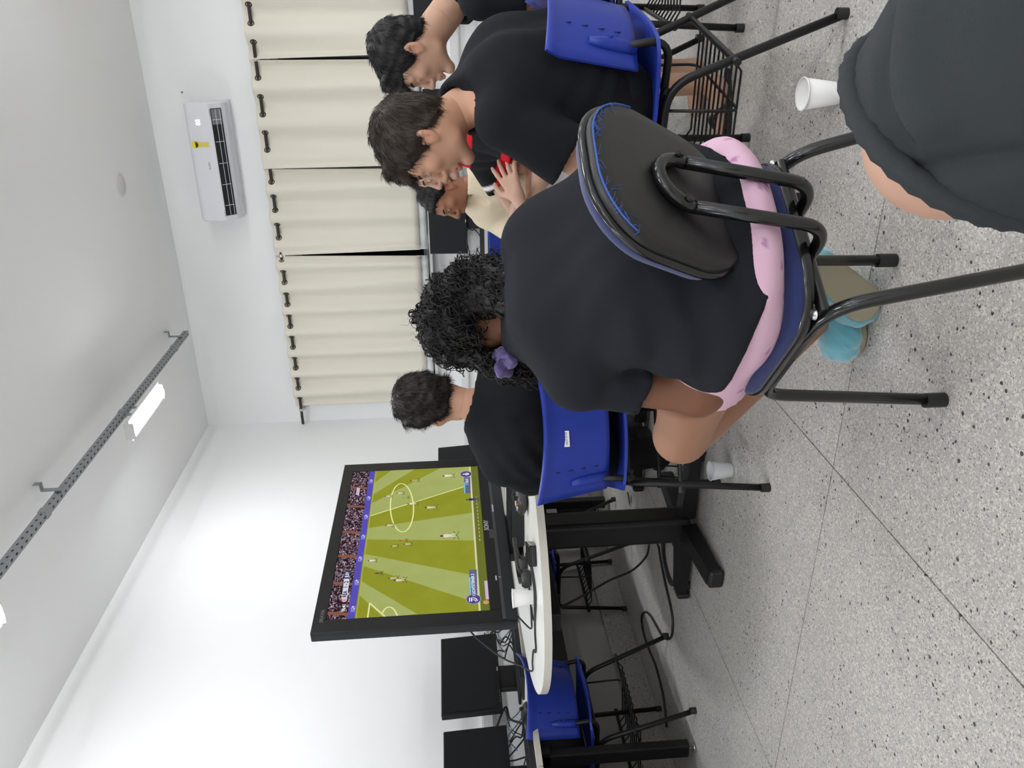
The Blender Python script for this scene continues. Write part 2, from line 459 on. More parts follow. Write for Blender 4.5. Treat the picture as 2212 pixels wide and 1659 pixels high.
curtain(-1.109, -0.320, 0.262, 'wide beige curtain under the air conditioner with a gaping left edge', ph=2.9, seed=3, fold=[(-1, 0.06, 0.07), (1, 0.05, 0.03)], skew=0.04)
curtain(-0.312, 1.30, 0.25, 'beige curtain at the right edge of the picture', ph=0.2, seed=4, skew=-0.01, fold=[(-1, 0.05, 0.06)])

# ================================================================== air conditioner
M_acw = mat('ac_white', srgb(226, 227, 232), 0.18, coat=0.3)
M_acg = mat('ac_grey', srgb(120, 122, 126), 0.4)
M_acd = mat('ac_dark', srgb(22, 23, 25), 0.5)
ac = thing('air_conditioner', 'white split air conditioner high on the wall above the curtains', 'air conditioner', (-1.045, YB, 2.64))
def side_prof(n=8):
    # profile in (depth, z): depth measured from the wall
    p = [(0.0, 0.30), (0.17, 0.30)]
    p += [(0.17+0.055*math.sin(a), 0.30-0.045+0.045*math.cos(a)) for a in [math.pi/2*i/5 for i in range(1, 6)]]
    p += [(0.228, 0.112), (0.224, 0.102)]
    p += [(0.17, 0.030), (0.14, 0.010), (0.10, 0.0), (0.0, 0.0)]
    return p
def ac_body(prof, hw, name, m, bev=0.012):
    b = MB(); poly = prof; nn = len(poly); rows = []
    for x, sc in ((-hw, 0.93), (-hw+bev, 1.0), (hw-bev, 1.0), (hw, 0.93)):
        rows.append([(x, -d*sc if d > 0 else 0, 0.15+(z-0.15)*(sc if d > 0.02 else 1)) for d, z in poly])
    vs = [v for r_ in rows for v in r_]; fs = []
    for i in range(3):
        for k in range(nn): fs.append((i*nn+k, i*nn+(k+1) % nn, (i+1)*nn+(k+1) % nn, (i+1)*nn+k))
    b.add(vs, fs); b.add(rows[0], [tuple(range(nn))]); b.add(rows[3], [tuple(reversed(range(nn)))])
    return b.build(name, m, ac, fix=True)
ac_body(side_prof(), 0.445, 'casing', M_acw)
# air outlet: a dark slot along the lower front with white guide vanes
ov = MB(); ov.add([(-0.40, -0.2235, 0.078), (0.40, -0.2235, 0.078), (0.40, -0.183, 0.034), (-0.40, -0.183, 0.034)], [(0, 1, 2, 3)])
ov = MB().box((0, -0.1995, 0.0665), (0.80, 0.004, 0.086), rot=rotx(math.radians(37)))
outlet = ov.build('air_outlet', M_acd, ac)
for i in range(5):
    MB().box((-0.32+0.16*i, -0.2022, 0.0655), (0.004, 0.003, 0.07), rot=rotx(math.radians(37))).build('vane', M_acw, outlet)
for dz in (0.004, -0.022):
    MB().box((0, -0.2035-dz*0.75, 0.0640+dz), (0.79, 0.003, 0.003), rot=rotx(math.radians(37))).build('louvre', M_acw, outlet)
MB().box((0.34, -0.2028, 0.0660), (0.11, 0.002, 0.074), rot=rotx(math.radians(37))).build('vane', M_acg, outlet)
XM = lambda x, z, d=0.2293: Matrix.Translation((x, -d, z))@Matrix.Rotation(math.pi/2, 4, 'X')
text_mesh('display', '02', 0.045, emis('ac_display', (0.85, 0.87, 1.0, 1), 1.6), ac, XM(0.305, 0.20), bold=0.001)
text_mesh('brand_mark', 'ELGIN', 0.020, M_acg, ac, XM(-0.015, 0.165))
text_mesh('print_mark', 'INVERTER', 0.009, M_acd, ac, XM(0.37, 0.105))
text_mesh('print_mark', 'ECO POWER', 0.009, M_acd, ac, XM(-0.38, 0.105))
stk = MB().prism([(0.028*math.cos(a), 0.028*math.sin(a)) for a in [2*math.pi*i/24 for i in range(24)]], 0, 0.0006, XM(0.143, 0.245)).build('energy_sticker', mat('sticker_yellow', srgb(232, 214, 40), 0.5), ac)
MB().prism([(0.022*math.cos(a), 0.022*math.sin(a)) for a in [math.pi+math.pi*i/12 for i in range(13)]], 0, 0.0008, XM(0.143, 0.245)).build('sticker_half', mat('sticker_black', srgb(50, 44, 20), 0.5), stk)
MB().prism([(-0.017, -0.027), (0.017, -0.027), (0.017, -0.105), (0.0, -0.096), (-0.017, -0.105)], 0, 0.0006, XM(0.143, 0.245)).build('sticker_ribbon', mat('sticker_ribbon', srgb(226, 206, 90), 0.5), stk)
for sx, sz in ((-0.545, 2.985), (-1.345, 2.955)):
    tag(MB().cyl((sx, YB, sz), (sx, YB-0.012, sz), 0.005, seg=8).build('wall_screw', M_acd), 'small dark screw in the wall above the %s end of the air conditioner' % ('right' if sx > -1 else 'left'), 'screw')

# ================================================================== desks along the walls
M_white = mat('laminate_white', srgb(228, 228, 223), 0.35)
M_edge = mat('edge_band', srgb(203, 200, 188), 0.4)
M_blk = mat('black_powder_coat', srgb(20, 20, 21), 0.42, spec=0.35)
M_blk2 = mat('black_plastic', srgb(24, 24, 25), 0.5)
M_glossblk = mat('gloss_black', srgb(14, 14, 16), 0.12)
M_chrome = mat('chrome', srgb(190, 190, 190), 0.25, 0.9)
DZ = 0.738
DKZ = 0.728
def desk(cx, cy, L, rz, label):
    """local: x along the length, +y towards the sitter, origin on the floor at the wall side"""
    t = thing('computer_desk', label, 'desk', (cx, cy, 0), rz, 'white computer desks along the walls')
    top = MB().box((0, 0.235, DKZ-0.0125), (L-0.006, 0.47, 0.025)).build('desk_top', M_white, t)
    MB().box((0, 0.4705, DKZ-0.0125), (L-0.006, 0.003, 0.0252)).build('edge_band', M_edge, top)
    MB().box((0, 0.41, DKZ-0.055), (L-0.30, 0.03, 0.055)).build('front_rail', M_blk, t)
    MB().box((0, 0.06, DKZ-0.16), (L-0.30, 0.016, 0.26)).build('modesty_panel', M_blk, t)
    for sx in (-1, 1):
        x = sx*(L/2-0.13)
        for y in (0.10, 0.355):
            MB().box((x, y, (DKZ-0.025+0.03)/2+0.0), (0.045, 0.07, DKZ-0.055), bevel=0.006).build('leg', M_blk, t)
            MB().lathe([(0.006, 0.03), (0.006, 0.014), (0.02, 0.010), (0.022, 0.0), (0.0, 0.0)], (x, y, 0), 14).build('leveller', M_chrome, t)
        MB().box((x, 0.23, DKZ-0.05), (0.045, 0.36, 0.04)).build('side_rail', M_blk, t)
    return t
RZL = -math.pi/2   # local +y -> world +x
desk(XL+0.045, 3.475, 2.25, RZL, 'long white desk on black legs behind the television, against the left wall')
desk(XL+0.045, 1.225, 2.24, RZL, 'white desk at the lower left edge of the picture, against the left wall')
desk(XL+0.045, 5.295, 1.36, RZL, 'short white desk in the far corner by the left wall')
RZB = math.pi      # local +y -> world -y
for cx, L, lab in ((-2.275, 2.13, 'white desk under the curtains behind the curly-haired woman'), (-0.12, 2.16, 'white desk under the curtains behind the men on the right')):
    desk(cx, YB-0.045, L, RZB, lab)

# ================================================================== monitors, keyboards, mice
M_scr = mat('monitor_screen', srgb(26, 27, 30), 0.5, spec=0.22)
M_bez = mat('monitor_bezel', srgb(22, 22, 24), 0.5, spec=0.25)
M_sil = mat('silver_mark', srgb(170, 172, 174), 0.35, 0.5)
def monitor(x, y, rz, label, tilt=0.06, z0=0.828, w=0.535, h=0.305):
    """local: screen faces +y"""
    t = thing('computer_monitor', label, 'monitor', (x, y, DKZ), rz, 'switched-off monitors')
    zc = z0-DKZ+h/2; R = rotx(tilt)
    b = MB().box((0, 0, zc), (w, 0.035, h), rot=R, bevel=0.005); b.build('case', M_bez, t)
    o = R@Vector((0, 0.0182, 0.006))
    MB().box((o.x, o.y, zc+o.z), (w-0.028, 0.001, h-0.042), rot=R).build('screen', M_scr, t)
    o = R@Vector((0, 0.0185, -h/2+0.010))
    MB().box((o.x, o.y, zc+o.z), (0.026, 0.001, 0.007), rot=R).build('maker_mark', M_sil, t)
    for i in range(5):
        o = R@Vector((w/2-0.05-0.018*i, 0.0182, -h/2+0.008))
        MB().box((o.x, o.y, zc+o.z), (0.007, 0.001, 0.002), rot=R).build('button', M_sil, t)
    MB().box((0, -0.045, (zc+0.01)/2), (0.16, 0.035, zc+0.01), bevel=0.008).build('stand_neck', M_blk2, t)
    MB().box((0, -0.03, 0.008), (0.23, 0.18, 0.014), bevel=0.005).build('stand_base', M_blk2, t)
    return t
monitor(-3.15, 3.155, RZL, 'black monitor on the left desk beside the television, third from the left edge', z0=0.835)
monitor(-3.14, 2.515, RZL, 'black monitor on the left desk nearest the left edge of the picture', z0=0.825)
monitor(-3.15, 5.30, RZL, 'black monitor in the far corner, peeking out behind the television', z0=0.85)
monitor(-3.13, 4.05, RZL, 'black monitor on the left desk hidden behind the television', z0=0.835)
monitor(-1.515, 6.36, RZB, 'black monitor behind the man in the cream shirt', z0=0.855)
monitor(-2.215, 6.36, RZB, 'black monitor partly hidden by the curly hair', z0=0.855)
monitor(-0.79, 6.36, RZB, 'black monitor glimpsed between the two dark-haired men on the right', z0=0.855)
monitor(0.22, 6.36, RZB, 'black monitor behind the man at the right edge', z0=0.89)

M_kb = mat('keyboard_black', srgb(30, 30, 32), 0.5)
M_key = mat('key_black', srgb(40, 40, 43), 0.55)
def keyboard(x, y, rz, label):
    t = thing('keyboard', label, 'keyboard', (x, y, DKZ), rz, 'black desktop keyboards')
    MB().prism([(-0.075, 0.0), (0.075, 0.0), (0.075, 0.012), (-0.065, 0.026), (-0.075, 0.024)], -0.22, 0.22, Matrix(((0, 0, 1, 0), (-1, 0, 0, 0), (0, 1, 0, 0), (0, 0, 0, 1)))).build('body', M_kb, t, fix=True)
    k = MB()
    for r_ in range(6):
        for c in range(21):
            yy = 0.056-0.021*r_; zz = 0.0255-0.0085*r_*0.28
            if r_ == 5 and 4 <= c <= 8: continue
            k.box((-0.205+0.0205*c, -yy+0.0, zz+0.0025-0.0), (0.017, 0.016, 0.005))
    tag(k.build('keys', M_key, t), kind='stuff')
    return t
keyboard(-2.99, 3.10, RZL, 'black keyboard on the left desk beside the television')
keyboard(-2.985, 2.40, RZL, 'black keyboard on the left desk nearest the left edge of the picture')
keyboard(-1.55, 6.205, RZB, 'black keyboard behind the man in the cream shirt')
def mouse(x, y, rz, label):
    t = thing('computer_mouse', label, 'mouse', (x, y, DKZ), rz, 'black mice')
    prof = []
    def fn(u, v):
        a = (u-0.5)*math.pi; b = v*math.pi
        return (0.031*math.sin(a)*math.sin(b) if False else 0.031*math.sin(a), -0.055*math.cos(b)*math.cos(a)**0.35 if math.cos(a) > 1e-6 else 0, 0.002+0.036*math.cos(a)**0.5*math.sin(b)**0.7*(0.8+0.2*math.cos(b)) if math.cos(a) > 1e-6 else 0.002)
    MB().shell(fn, 12, 14, 0.002).build('shell', M_blk2, t)
    MB().cyl((-0.004, 0.028, 0.032), (0.004, 0.028, 0.032), 0.009, seg=12).build('wheel', M_kb, t)
mouse(-3.0, 2.74, RZL, 'black mouse lying between the two left keyboards')

# ================================================================== oval table with television
tb = thing('oval_table', 'white oval table on two black pedestals carrying the television', 'table', (-2.06, 3.24, 0))
ell = [(0.645*math.cos(a), 1.13*math.sin(a)) for a in [2*math.pi*i/96 for i in range(96)]]
top = MB().prism(ell, DZ-0.028, DZ-0.0008).build('table_top', M_white, tb)
ellb = MB(); nn = 96
for z in (DZ-0.0282, DZ-0.0006): ellb.add([(x*1.0022, y*1.0013, z) for x, y in ell], [])
ellb.f = [(i, (i+1) % nn, nn+(i+1) % nn, nn+i) for i in range(nn)]; ellb.sm = [True]*nn
ellb.build('edge_band', M_edge, top)
for py in (-0.46, 0.42):
    ped = MB().box((0.06, py, 0.375), (0.12, 0.12, 0.67), bevel=0.02, seg=3).build('pedestal', M_blk, tb)
    for k in range(4):
        a = math.pi/2*k; d = Vector((math.cos(a), math.sin(a), 0)); R = rotz(a)
        foot = MB(); M4 = Matrix.Translation((0.06, py, 0))@R.to_4x4()
        poly = [(0.05, 0.018), (0.355, 0.018), (0.355, 0.062), (0.05, 0.085)]
        foot.prism(poly, -0.036, 0.036, M4@Matrix(((1, 0, 0, 0), (0, 0, -1, 0), (0, 1, 0, 0), (0, 0, 0, 1)))).build('foot', M_blk, tb, fix=True)
        MB().box(Vector((0.06, py, 0.032))+d*0.365, (0.03, 0.078, 0.060), rot=R, bevel=0.012).build('end_cap', M_blk2, tb)
        MB().cyl(Vector((0.06, py, 0))+d*0.33, Vector((0.06, py, 0.02))+d*0.33, 0.018, seg=12).build('leveller', M_blk2, tb)
MB().box((0.06, -0.02, DZ-0.052), (0.08, 2.0, 0.045), bevel=0.005).build('top_beam', M_blk, tb)
for py in (-0.46, 0.42): MB().box((0.06, py, DZ-0.045), (0.75, 0.07, 0.03), bevel=0.005).build('cross_beam', M_blk, tb)
MB().box((0.1215, -0.40, 0.62), (0.002, 0.028, 0.045)).build('maker_plate', M_sil, tb)

# ---- television (faces +x), origin at the middle of its foot
M_tv = mat('tv_bezel', srgb(22, 22, 24), 0.28, spec=0.3)
M_tvs = mat('tv_side', srgb(34, 36, 40), 0.45, spec=0.3)
M_strip = mat('tv_strip', srgb(60, 58, 62), 0.4)
tv = thing('television', 'large wide-bezel television on the oval table showing a football match', 'television', (-2.20, 3.105, DZ))
TW, TZ0, TZ1 = 1.285, 0.062, 0.875     # overall width; bottom/top above the table
SW, SZ0, SZ1 = 1.135, 0.168, 0.822     # picture
cs = MB().box((-0.022, 0, (TZ0+TZ1)/2), (0.032, TW, TZ1-TZ0), bevel=0.005); cs.build('cabinet', M_tvs, tv)
MB().box((-0.075, 0, 0.46), (0.08, 0.92, 0.56), bevel=0.025).build('rear_housing', M_blk2, tv)
def bez(c, s): MB().box(c, s, bevel=0.003).build('bezel', M_tv, tv)
bw = (TW-SW)/2
bez((-0.004, -(SW+bw)/2, (TZ0+TZ1)/2), (0.02, bw, TZ1-TZ0)); bez((-0.004, (SW+bw)/2, (TZ0+TZ1)/2), (0.02, bw, TZ1-TZ0))
bez((-0.004, 0, (SZ1+TZ1)/2), (0.02, SW, TZ1-SZ1)); bez((-0.004, 0, (SZ0+TZ0+0.045)/2), (0.02, SW, SZ0-TZ0-0.045))
MB().box((-0.004, 0, TZ0+0.02), (0.024, TW-0.02, 0.05), bevel=0.004).build('speaker_bar', M_tvs, tv)
MB().box((0.0075, 0, TZ0+0.051), (0.004, TW-0.03, 0.014)).build('bar_trim', M_strip, tv)
TM = lambda y, z, x=0.0068: Matrix.Translation((x, y, z))@Matrix(((0, 0, 1, 0), (1, 0, 0, 0), (0, 1, 0, 0), (0, 0, 0, 1)))
M_let = mat('lettering_white', srgb(196, 196, 196), 0.4)
text_mesh('maker_name', 'SONY', 0.030, M_let, tv, TM(0.02, SZ0-0.018), bold=0.0007)
text_mesh('series_name', 'BRAVIA', 0.022, mat('lettering_grey', srgb(130, 130, 130), 0.4), tv, TM(-0.545, SZ1+0.018))
MB().box((0.0064, -0.05, SZ0-0.045), (0.001, 0.07, 0.036)).build('sticker', M_strip, tv)
MB().box((0.0064, -0.37, SZ0-0.038), (0.001, 0.03, 0.006)).build('indicator', M_let, tv)
MB().box((0.0098, 0.155, TZ0+0.05), (0.001, 0.06, 0.006)).build('maker_mark', M_let, tv)
MB().cyl((0, -0.37, TZ0+0.052), (0.011, -0.37, TZ0+0.052), 0.004, seg=10).build('sensor', M_sil, tv)
ft = MB(); ft.box((-0.06, 0, 0.04), (0.05, 0.30, 0.08), bevel=0.01); ft.build('stand_neck', M_blk2, tv)
MB().prism([(0.15*math.cos(a)-0.05, 0.30*math.sin(a)) for a in [2*math.pi*i/40 for i in range(40)]], 0.0005, 0.018).build('stand_base', M_glossblk, tv)

# ---- picture on the screen: flat shapes in (s,t), s to the right, t up
pic = MB().box((0.0, 0, (SZ0+SZ1)/2), (0.004, SW, SZ1-SZ0)).build('screen', mat('screen_dark', srgb(12, 12, 12), 0.15), tv)
def sp(s, t, k=0): return Vector((0.0022+0.00012*k, (s-0.5)*SW, SZ0+t*(SZ1-SZ0)))
def spoly(name, pts, color, k, mt=None, strength=1.0):
    m = mt or emis('pic_%d_%d_%d' % color, srgb(*color), strength)
    return MB().add([sp(s, t, k) for s, t in pts], [tuple(range(len(pts)))]).build(name, m, pic)
def sline(name, pts, w, color, k):
    b = MB()
    for (s0, t0), (s1, t1) in zip(pts, pts[1:]):
        a, c = sp(s0, t0, k), sp(s1, t1, k); d = (c-a).normalized(); nrm = Vector((0, -d.z, d.y))*w/2
        b.add([a-nrm-d*w*0.3, c-nrm+d*w*0.3, c+nrm+d*w*0.3, a+nrm-d*w*0.3], [(0, 1, 2, 3)])
    return b.build(name, emis('pic_%d_%d_%d' % color, srgb(*color)), pic)
def grass(name, c1, c2):
    m = emis(name, srgb(*c1)); nt = m.node_tree; e = nt.nodes['Emission']
    tc = nt.nodes.new('ShaderNodeTexCoord'); n = nt.nodes.new('ShaderNodeTexNoise'); n.inputs['Scale'].default_value = 9; n.inputs['Detail'].default_value = 5
    mx = nt.nodes.new('ShaderNodeMix'); mx.data_type = 'RGBA'; mx.inputs[6].default_value = srgb(*c1); mx.inputs[7].default_value = srgb(*c2)
    nt.links.new(tc.outputs['Object'], n.inputs['Vector']); nt.links.new(n.outputs['Fac'], mx.inputs[0]); nt.links.new(mx.outputs[2], e.inputs[0]); return m
G_dark = grass('pitch_dark', (126, 132, 32), (148, 150, 52)); G_lite = grass('pitch_light', (148, 158, 84), (166, 174, 108)); G_low = grass('pitch_low', (96, 104, 34), (106, 112, 50))
spoly('pitch', [(0, 0), (1, 0), (1, 0.83), (0, 0.83)], (0, 0, 0), 0, G_dark)
for st in ([(0, 0.657), (0.004, 0.446), (0.207, 0.822), (0.128, 0.822)], [(0.02, 0), (0.182, 0), (0.372, 0.822), (0.297, 0.822)],
           [(0.417, 0), (0.626, 0), (0.546, 0.822), (0.468, 0.822)], [(0.905, 0.0), (1, 0.0), (1, 0.299), (0.729, 0.822), (0.630, 0.822), (0.843, 0.068)],
           [(1, 0.51), (1, 0.696), (0.899, 0.822), (0.799, 0.822)]):
    spoly('mown_stripe', st, (0, 0, 0), 1, G_lite)
spoly('near_verge', [(0, 0), (1, 0), (1, 0.055), (0, 0.055)], (0, 0, 0), 2, G_low)
# crowd: procedural speckle
mc = emis('crowd', srgb(70, 52, 58)); nt = mc.node_tree; e = nt.nodes['Emission']
tc = nt.nodes.new('ShaderNodeTexCoord'); mp = nt.nodes.new('ShaderNodeMapping'); mp.inputs['Scale'].default_value = (1, 120, 210); v = nt.nodes.new('ShaderNodeTexVoronoi'); v.inputs['Scale'].default_value = 1.0
cr = nt.nodes.new('ShaderNodeValToRGB'); sc_ = nt.nodes.new('ShaderNodeSeparateColor')
nt.links.new(tc.outputs['Object'], mp.inputs[0]); nt.links.new(mp.outputs[0], v.inputs['Vector']); nt.links.new(v.outputs['Color'], sc_.inputs[0]); nt.links.new(sc_.outputs[0], cr.inputs[0]); nt.links.new(cr.outputs[0], e.inputs[0])
els = cr.color_ramp.elements; els[0].color = srgb(38, 26, 30); els[1].color = srgb(190, 172, 190); els[1].position = 0.95
for pos, c in ((0.45, srgb(62, 44, 50)), (0.6, srgb(112, 92, 104)), (0.8, srgb(140, 120, 132))):
    el_ = els.new(pos); el_.color = c
cr.color_ramp.interpolation = 'CONSTANT'
spoly('crowd', [(0, 0.872), (1, 0.868), (1, 1), (0, 1)], (0, 0, 0), 1, mc)
for s in (0.03, 0.195, 0.36, 0.52, 0.71, 0.86): spoly('aisle', [(s-0.012, 0.872), (s+0.004, 0.872), (s+0.016, 1), (s, 1)], (132, 84, 66), 2)
spoly('hoarding', [(0, 0.829), (1, 0.826), (1, 0.868), (0, 0.875)], (84, 76, 172), 3)
for s in (0.051, 0.198, 0.34, 0.484, 0.628, 0.771, 0.911): spoly('hoarding_mark', [(s-0.016, 0.835), (s+0.016, 0.835), (s+0.016, 0.862), (s-0.016, 0.862)], (206, 204, 240), 4); text_mesh('hoarding_text', 'EFC', 0.022, emis('pic_84_76_172b', srgb(84, 76, 172)), pic, TM((s-0.5)*SW, SZ0+0.848*(SZ1-SZ0), 0.0029), bold=0.001)
spoly('fan_banner', [(0.80, 0.925), (0.86, 0.925), (0.865, 0.95), (0.805, 0.95)], (200, 176, 200), 3)
LN = (222, 222, 150)
sline('touchline_far', [(0, 0.820), (1, 0.817)], 0.0028, (176, 174, 70), 3)
sline('halfway_line', [(0.635, 0.815), (0.843, 0.063)], 0.006, LN, 3)
sline('touchline_near', [(0, 0.063), (1, 0.062)], 0.008, (204, 200, 164), 3)
sline('centre_circle', [(0.693+0.187*math.cos(a), 0.590+0.086*math.sin(a)+0.02*math.cos(a)) for a in [2*math.pi*i/48 for i in range(49)]], 0.006, LN, 3)
sline('penalty_area', [(0.0, 0.750), (0.078, 0.747), (0.0, 0.642)], 0.006, LN, 3)
sline('penalty_arc', spline([(0.022, 0.663, 0), (0.041, 0.649, 0), (0.051, 0.627, 0), (0.038, 0.595, 0), (0.0, 0.567, 0)], 4) and [(p.x, p.y) for p in spline([(0.022, 0.663, 0), (0.041, 0.649, 0), (0.051, 0.627, 0), (0.038, 0.595, 0), (0.0, 0.567, 0)], 4)], 0.006, LN, 3)
for i in range(13): sline('dash', [(0.418+0.026*i, 0.028), (0.430+0.026*i, 0.028)], 0.004, (176, 174, 130), 4)
# players: small figures with crossed floodlight shadows
def player(s, t, h, shirt, short):
    g = h/2.2; b = MB(); x = 5
    def P(ds, dt, k=x): return sp(s+ds*g*0.56, t+dt*g, k)
    sline('player_shadow', [(s-g*0.55, t-g*0.35), (s+g*0.55, t+g*0.35)], 0.003, (84, 92, 34), 4); sline('player_shadow', [(s-g*0.5, t+g*0.4), (s+g*0.5, t-g*0.4)], 0.003, (84, 92, 34), 4)
    body = MB()
    body.add([P(-0.28, 0.9), P(0.28, 0.9), P(0.42, 1.55), P(0.2, 1.75), P(-0.2, 1.75), P(-0.42, 1.5)], [tuple(range(6))])
    body.add([P(-0.28, 0.9), P(0.02, 0.9), P(-0.15, 0.0), P(-0.32, 0.0)], [(0, 1, 2, 3)]); body.add([P(0.0, 0.9), P(0.28, 0.9), P(0.42, 0.05), P(0.24, 0.05)], [(0, 1, 2, 3)])
    o = body.build('player', emis('pic_%d_%d_%d' % shirt, srgb(*shirt)), pic)
    hd = MB().add([P(0.2*math.cos(a), 2.0+0.24*math.sin(a), 6) for a in [2*math.pi*i/8 for i in range(8)]], [tuple(range(8))]); hd.build('player_head', emis('pic_%d_%d_%d' % short, srgb(*short)), pic)
WH, DK = (206, 198, 176), (70, 54, 44)
for s, t, h, sh in ((0.198, 0.535, 0.075, WH), (0.246, 0.69, 0.05, (92, 84, 60)), (0.326, 0.738, 0.055, (216, 212, 200)), (0.412, 0.60, 0.045, (196, 188, 160)),
                    (0.447, 0.54, 0.05, (200, 96, 60)), (0.421, 0.505, 0.055, (190, 182, 160)), (0.558, 0.64, 0.06, (206, 196, 170)), (0.763, 0.545, 0.045, (150, 150, 110)),
                    (0.80, 0.585, 0.055, WH), (0.779, 0.675, 0.05, WH), (0.711, 0.48, 0.07, (214, 204, 184)), (0.675, 0.335, 0.085, (208, 202, 176)), (0.463, 0.19, 0.115, (216, 206, 190)),
                    (0.902, 0.475, 0.065, (186, 160, 110)), (0.928, 0.20, 0.085, (224, 218, 206)), (0.721, 0.015, 0.095, (44, 48, 104)), (0.212, 0.585, 0.06, (196, 176, 150))):
    player(s, t, h, sh, DK)
# score and name plates
spoly('score_bar', [(0.105, 0.893), (0.222, 0.897), (0.225, 0.932), (0.108, 0.928)], (206, 206, 222), 5)
spoly('score_end', [(0.222, 0.897), (0.275, 0.899), (0.278, 0.934), (0.225, 0.932)], (60, 66, 96), 5)
spoly('score_start', [(0.05, 0.888), (0.105, 0.892), (0.108, 0.928), (0.053, 0.924)], (52, 40, 48), 5)
PT = lambda s, t: TM((s-0.5)*SW, SZ0+t*(SZ1-SZ0), 0.0034)
W1 = emis('pic_text_white', srgb(236, 234, 246)); W2 = emis('pic_text_dark', srgb(34, 34, 50))
text_mesh('score_text', '16:41', 0.021, W1, pic, PT(0.060, 0.904), bold=0.0006)
text_mesh('score_text', 'REA', 0.023, W2, pic, PT(0.135, 0.911), bold=0.0008); text_mesh('score_text', '1 - 2', 0.024, W2, pic, PT(0.189, 0.914), bold=0.0008); text_mesh('score_text', 'JUV', 0.022, W1, pic, PT(0.247, 0.916), bold=0.0006)
def disc(name, s, t, r, color, k): return spoly(name, [(s+r*math.cos(a)/SW, t+r*math.sin(a)/(SZ1-SZ0)) for a in [2*math.pi*i/28 for i in range(28)]], color, k)
disc('crest_dot', 0.101, 0.909, 0.011, (214, 150, 160), 6)
for s0, s1, sd, nm in ((0.09, 0.235, 1, 'LICHTSTEINER'), (0.772, 0.907, -1, 'CRLD')):
    spoly('name_plate', [(s0, 0.070), (s1, 0.064), (s1, 0.114), (s0, 0.122)], (92, 98, 132), 6)
    a, b_ = (s0, s0+0.10) if sd > 0 else (s0, s0+0.09)
    spoly('name_line', [(a, 0.112), (b_, 0.109), (b_, 0.116), (a, 0.119)], (120, 206, 226), 7)
    text_mesh('name_text', ('1 '+nm+' 2') if sd > 0 else '1 '+nm, 0.0185, W1, pic, PT((s0+0.055) if sd > 0 else (s1-0.040), 0.092), bold=0.0004)
for s, nm in ((0.066, 1), (0.934, 0)):
    disc('crest_rim', s, 0.097, 0.031, (150, 144, 190), 8); disc('crest_disc', s, 0.097, 0.028, (74, 68, 122), 9)
    if nm:   # two nested strokes under a short bar
        for off, c in ((0.0, 0.006),):
            sline('crest_stroke', [(s-0.012, 0.110), (s+0.006, 0.110), (s+0.006, 0.092), (s+0.001, 0.080), (s-0.010, 0.073)], 0.0042, (236, 232, 250), 10)
            sline('crest_stroke', [(s-0.004, 0.106), (s-0.004, 0.093), (s-0.008, 0.086), (s-0.014, 0.082)], 0.0036, (236, 232, 250), 10)
            sline('crest_stroke', [(s-0.012, 0.122), (s+0.008, 0.122)], 0.0040, (236, 232, 250), 10)
    else:
        disc('crest_mark', s, 0.090, 0.012, (226, 212, 226), 10); disc('crest_mark', s, 0.115, 0.007, (206, 176, 196), 10); sline('crest_stroke', [(s-0.006, 0.082), (s+0.006, 0.098)], 0.003, (74, 68, 122), 11)
spoly('pink_plate', [(0.06, 0.0), (0.165, 0.0), (0.165, 0.020), (0.06, 0.020)], (194, 172, 204), 8)
disc('bystander', 0.045, 0.020, 0.012, (190, 150, 96), 8)

# ---- things on the oval table
con = thing('game_console', 'black wedge-sided game console lying in front of the television', 'game console', (-1.97, 2.98, DZ), 0.12)
pol = [(-0.145, 0.0), (0.130, 0.0), (0.150, 0.026), (0.132, 0.053), (-0.145, 0.053), (-0.152, 0.026)]
MX = Matrix(((1, 0, 0, 0), (0, 0, -1, 0), (0, 1, 0, 0), (0, 0, 0, 1)))
MB().prism(pol, -0.145, 0.145, MX).build('lower_case', M_blk2, con, fix=True)
MB().box((0.0, 0, 0.0545), (0.28, 0.286, 0.003)).build('top_plate', M_glossblk, con)
MB().box((0.1445, 0.0, 0.0265), (0.012, 0.284, 0.005)).build('groove', M_glossblk, con)
MB().box((0.145, -0.05, 0.034), (0.004, 0.012, 0.003)).build('light', emis('console_led', srgb(90, 120, 255), 2.0), con)
for z in (0.012, 0.04): MB().box((0.14, 0.04, z), (0.006, 0.12, 0.006)).build('slot', M_hole, con)
M_pad = mat('pad_black', srgb(46, 46, 46), 0.45)
pad = thing('game_controller', 'black rounded game controller leaning on the console', 'game controller', (-1.80, 2.72, DZ+0.012), 0.35)
def padfn(u, v):
    a = 2*math.pi*u; b = v*math.pi
    rx, ry = 0.045+0.012*math.cos(2*a), 0.085
    r = math.sin(b)**0.75
    z = 0.022*math.cos(b)
    grip = 0.035*max(0, abs(math.sin(a))-0.6)
    return (rx*math.cos(a)*r+grip*r, ry*math.sin(a)*r, z+0.012)
MB().shell(padfn, 28, 10, 0.002).build('case', M_pad, pad)
for sy in (-1, 1):
    MB().cyl((0.018, sy*0.028, 0.03), (0.020, sy*0.028, 0.046), 0.009, 0.011, seg=12).build('thumb_stick', M_blk2, pad)
for k, c in enumerate(((200, 90, 90), (90, 160, 120), (110, 130, 200), (210, 190, 120))):
    a = math.pi/2*k; MB().cyl((-0.012+0.011*math.cos(a), -0.052+0.011*math.sin(a), 0.03), (-0.012+0.011*math.cos(a), -0.052+0.011*math.sin(a), 0.037), 0.0045, seg=8).build('button', mat('btn%d' % k, srgb(*c), 0.4), pad)
MB().box((-0.002, 0.01, 0.034), (0.04, 0.05, 0.002)).build('touch_panel', mat('pad_light', srgb(200, 208, 226), 0.3), pad)
hd = thing('hard_drive', 'small glossy black box near the front edge of the oval table', 'hard drive', (-1.845, 2.43, DZ), 0.5)
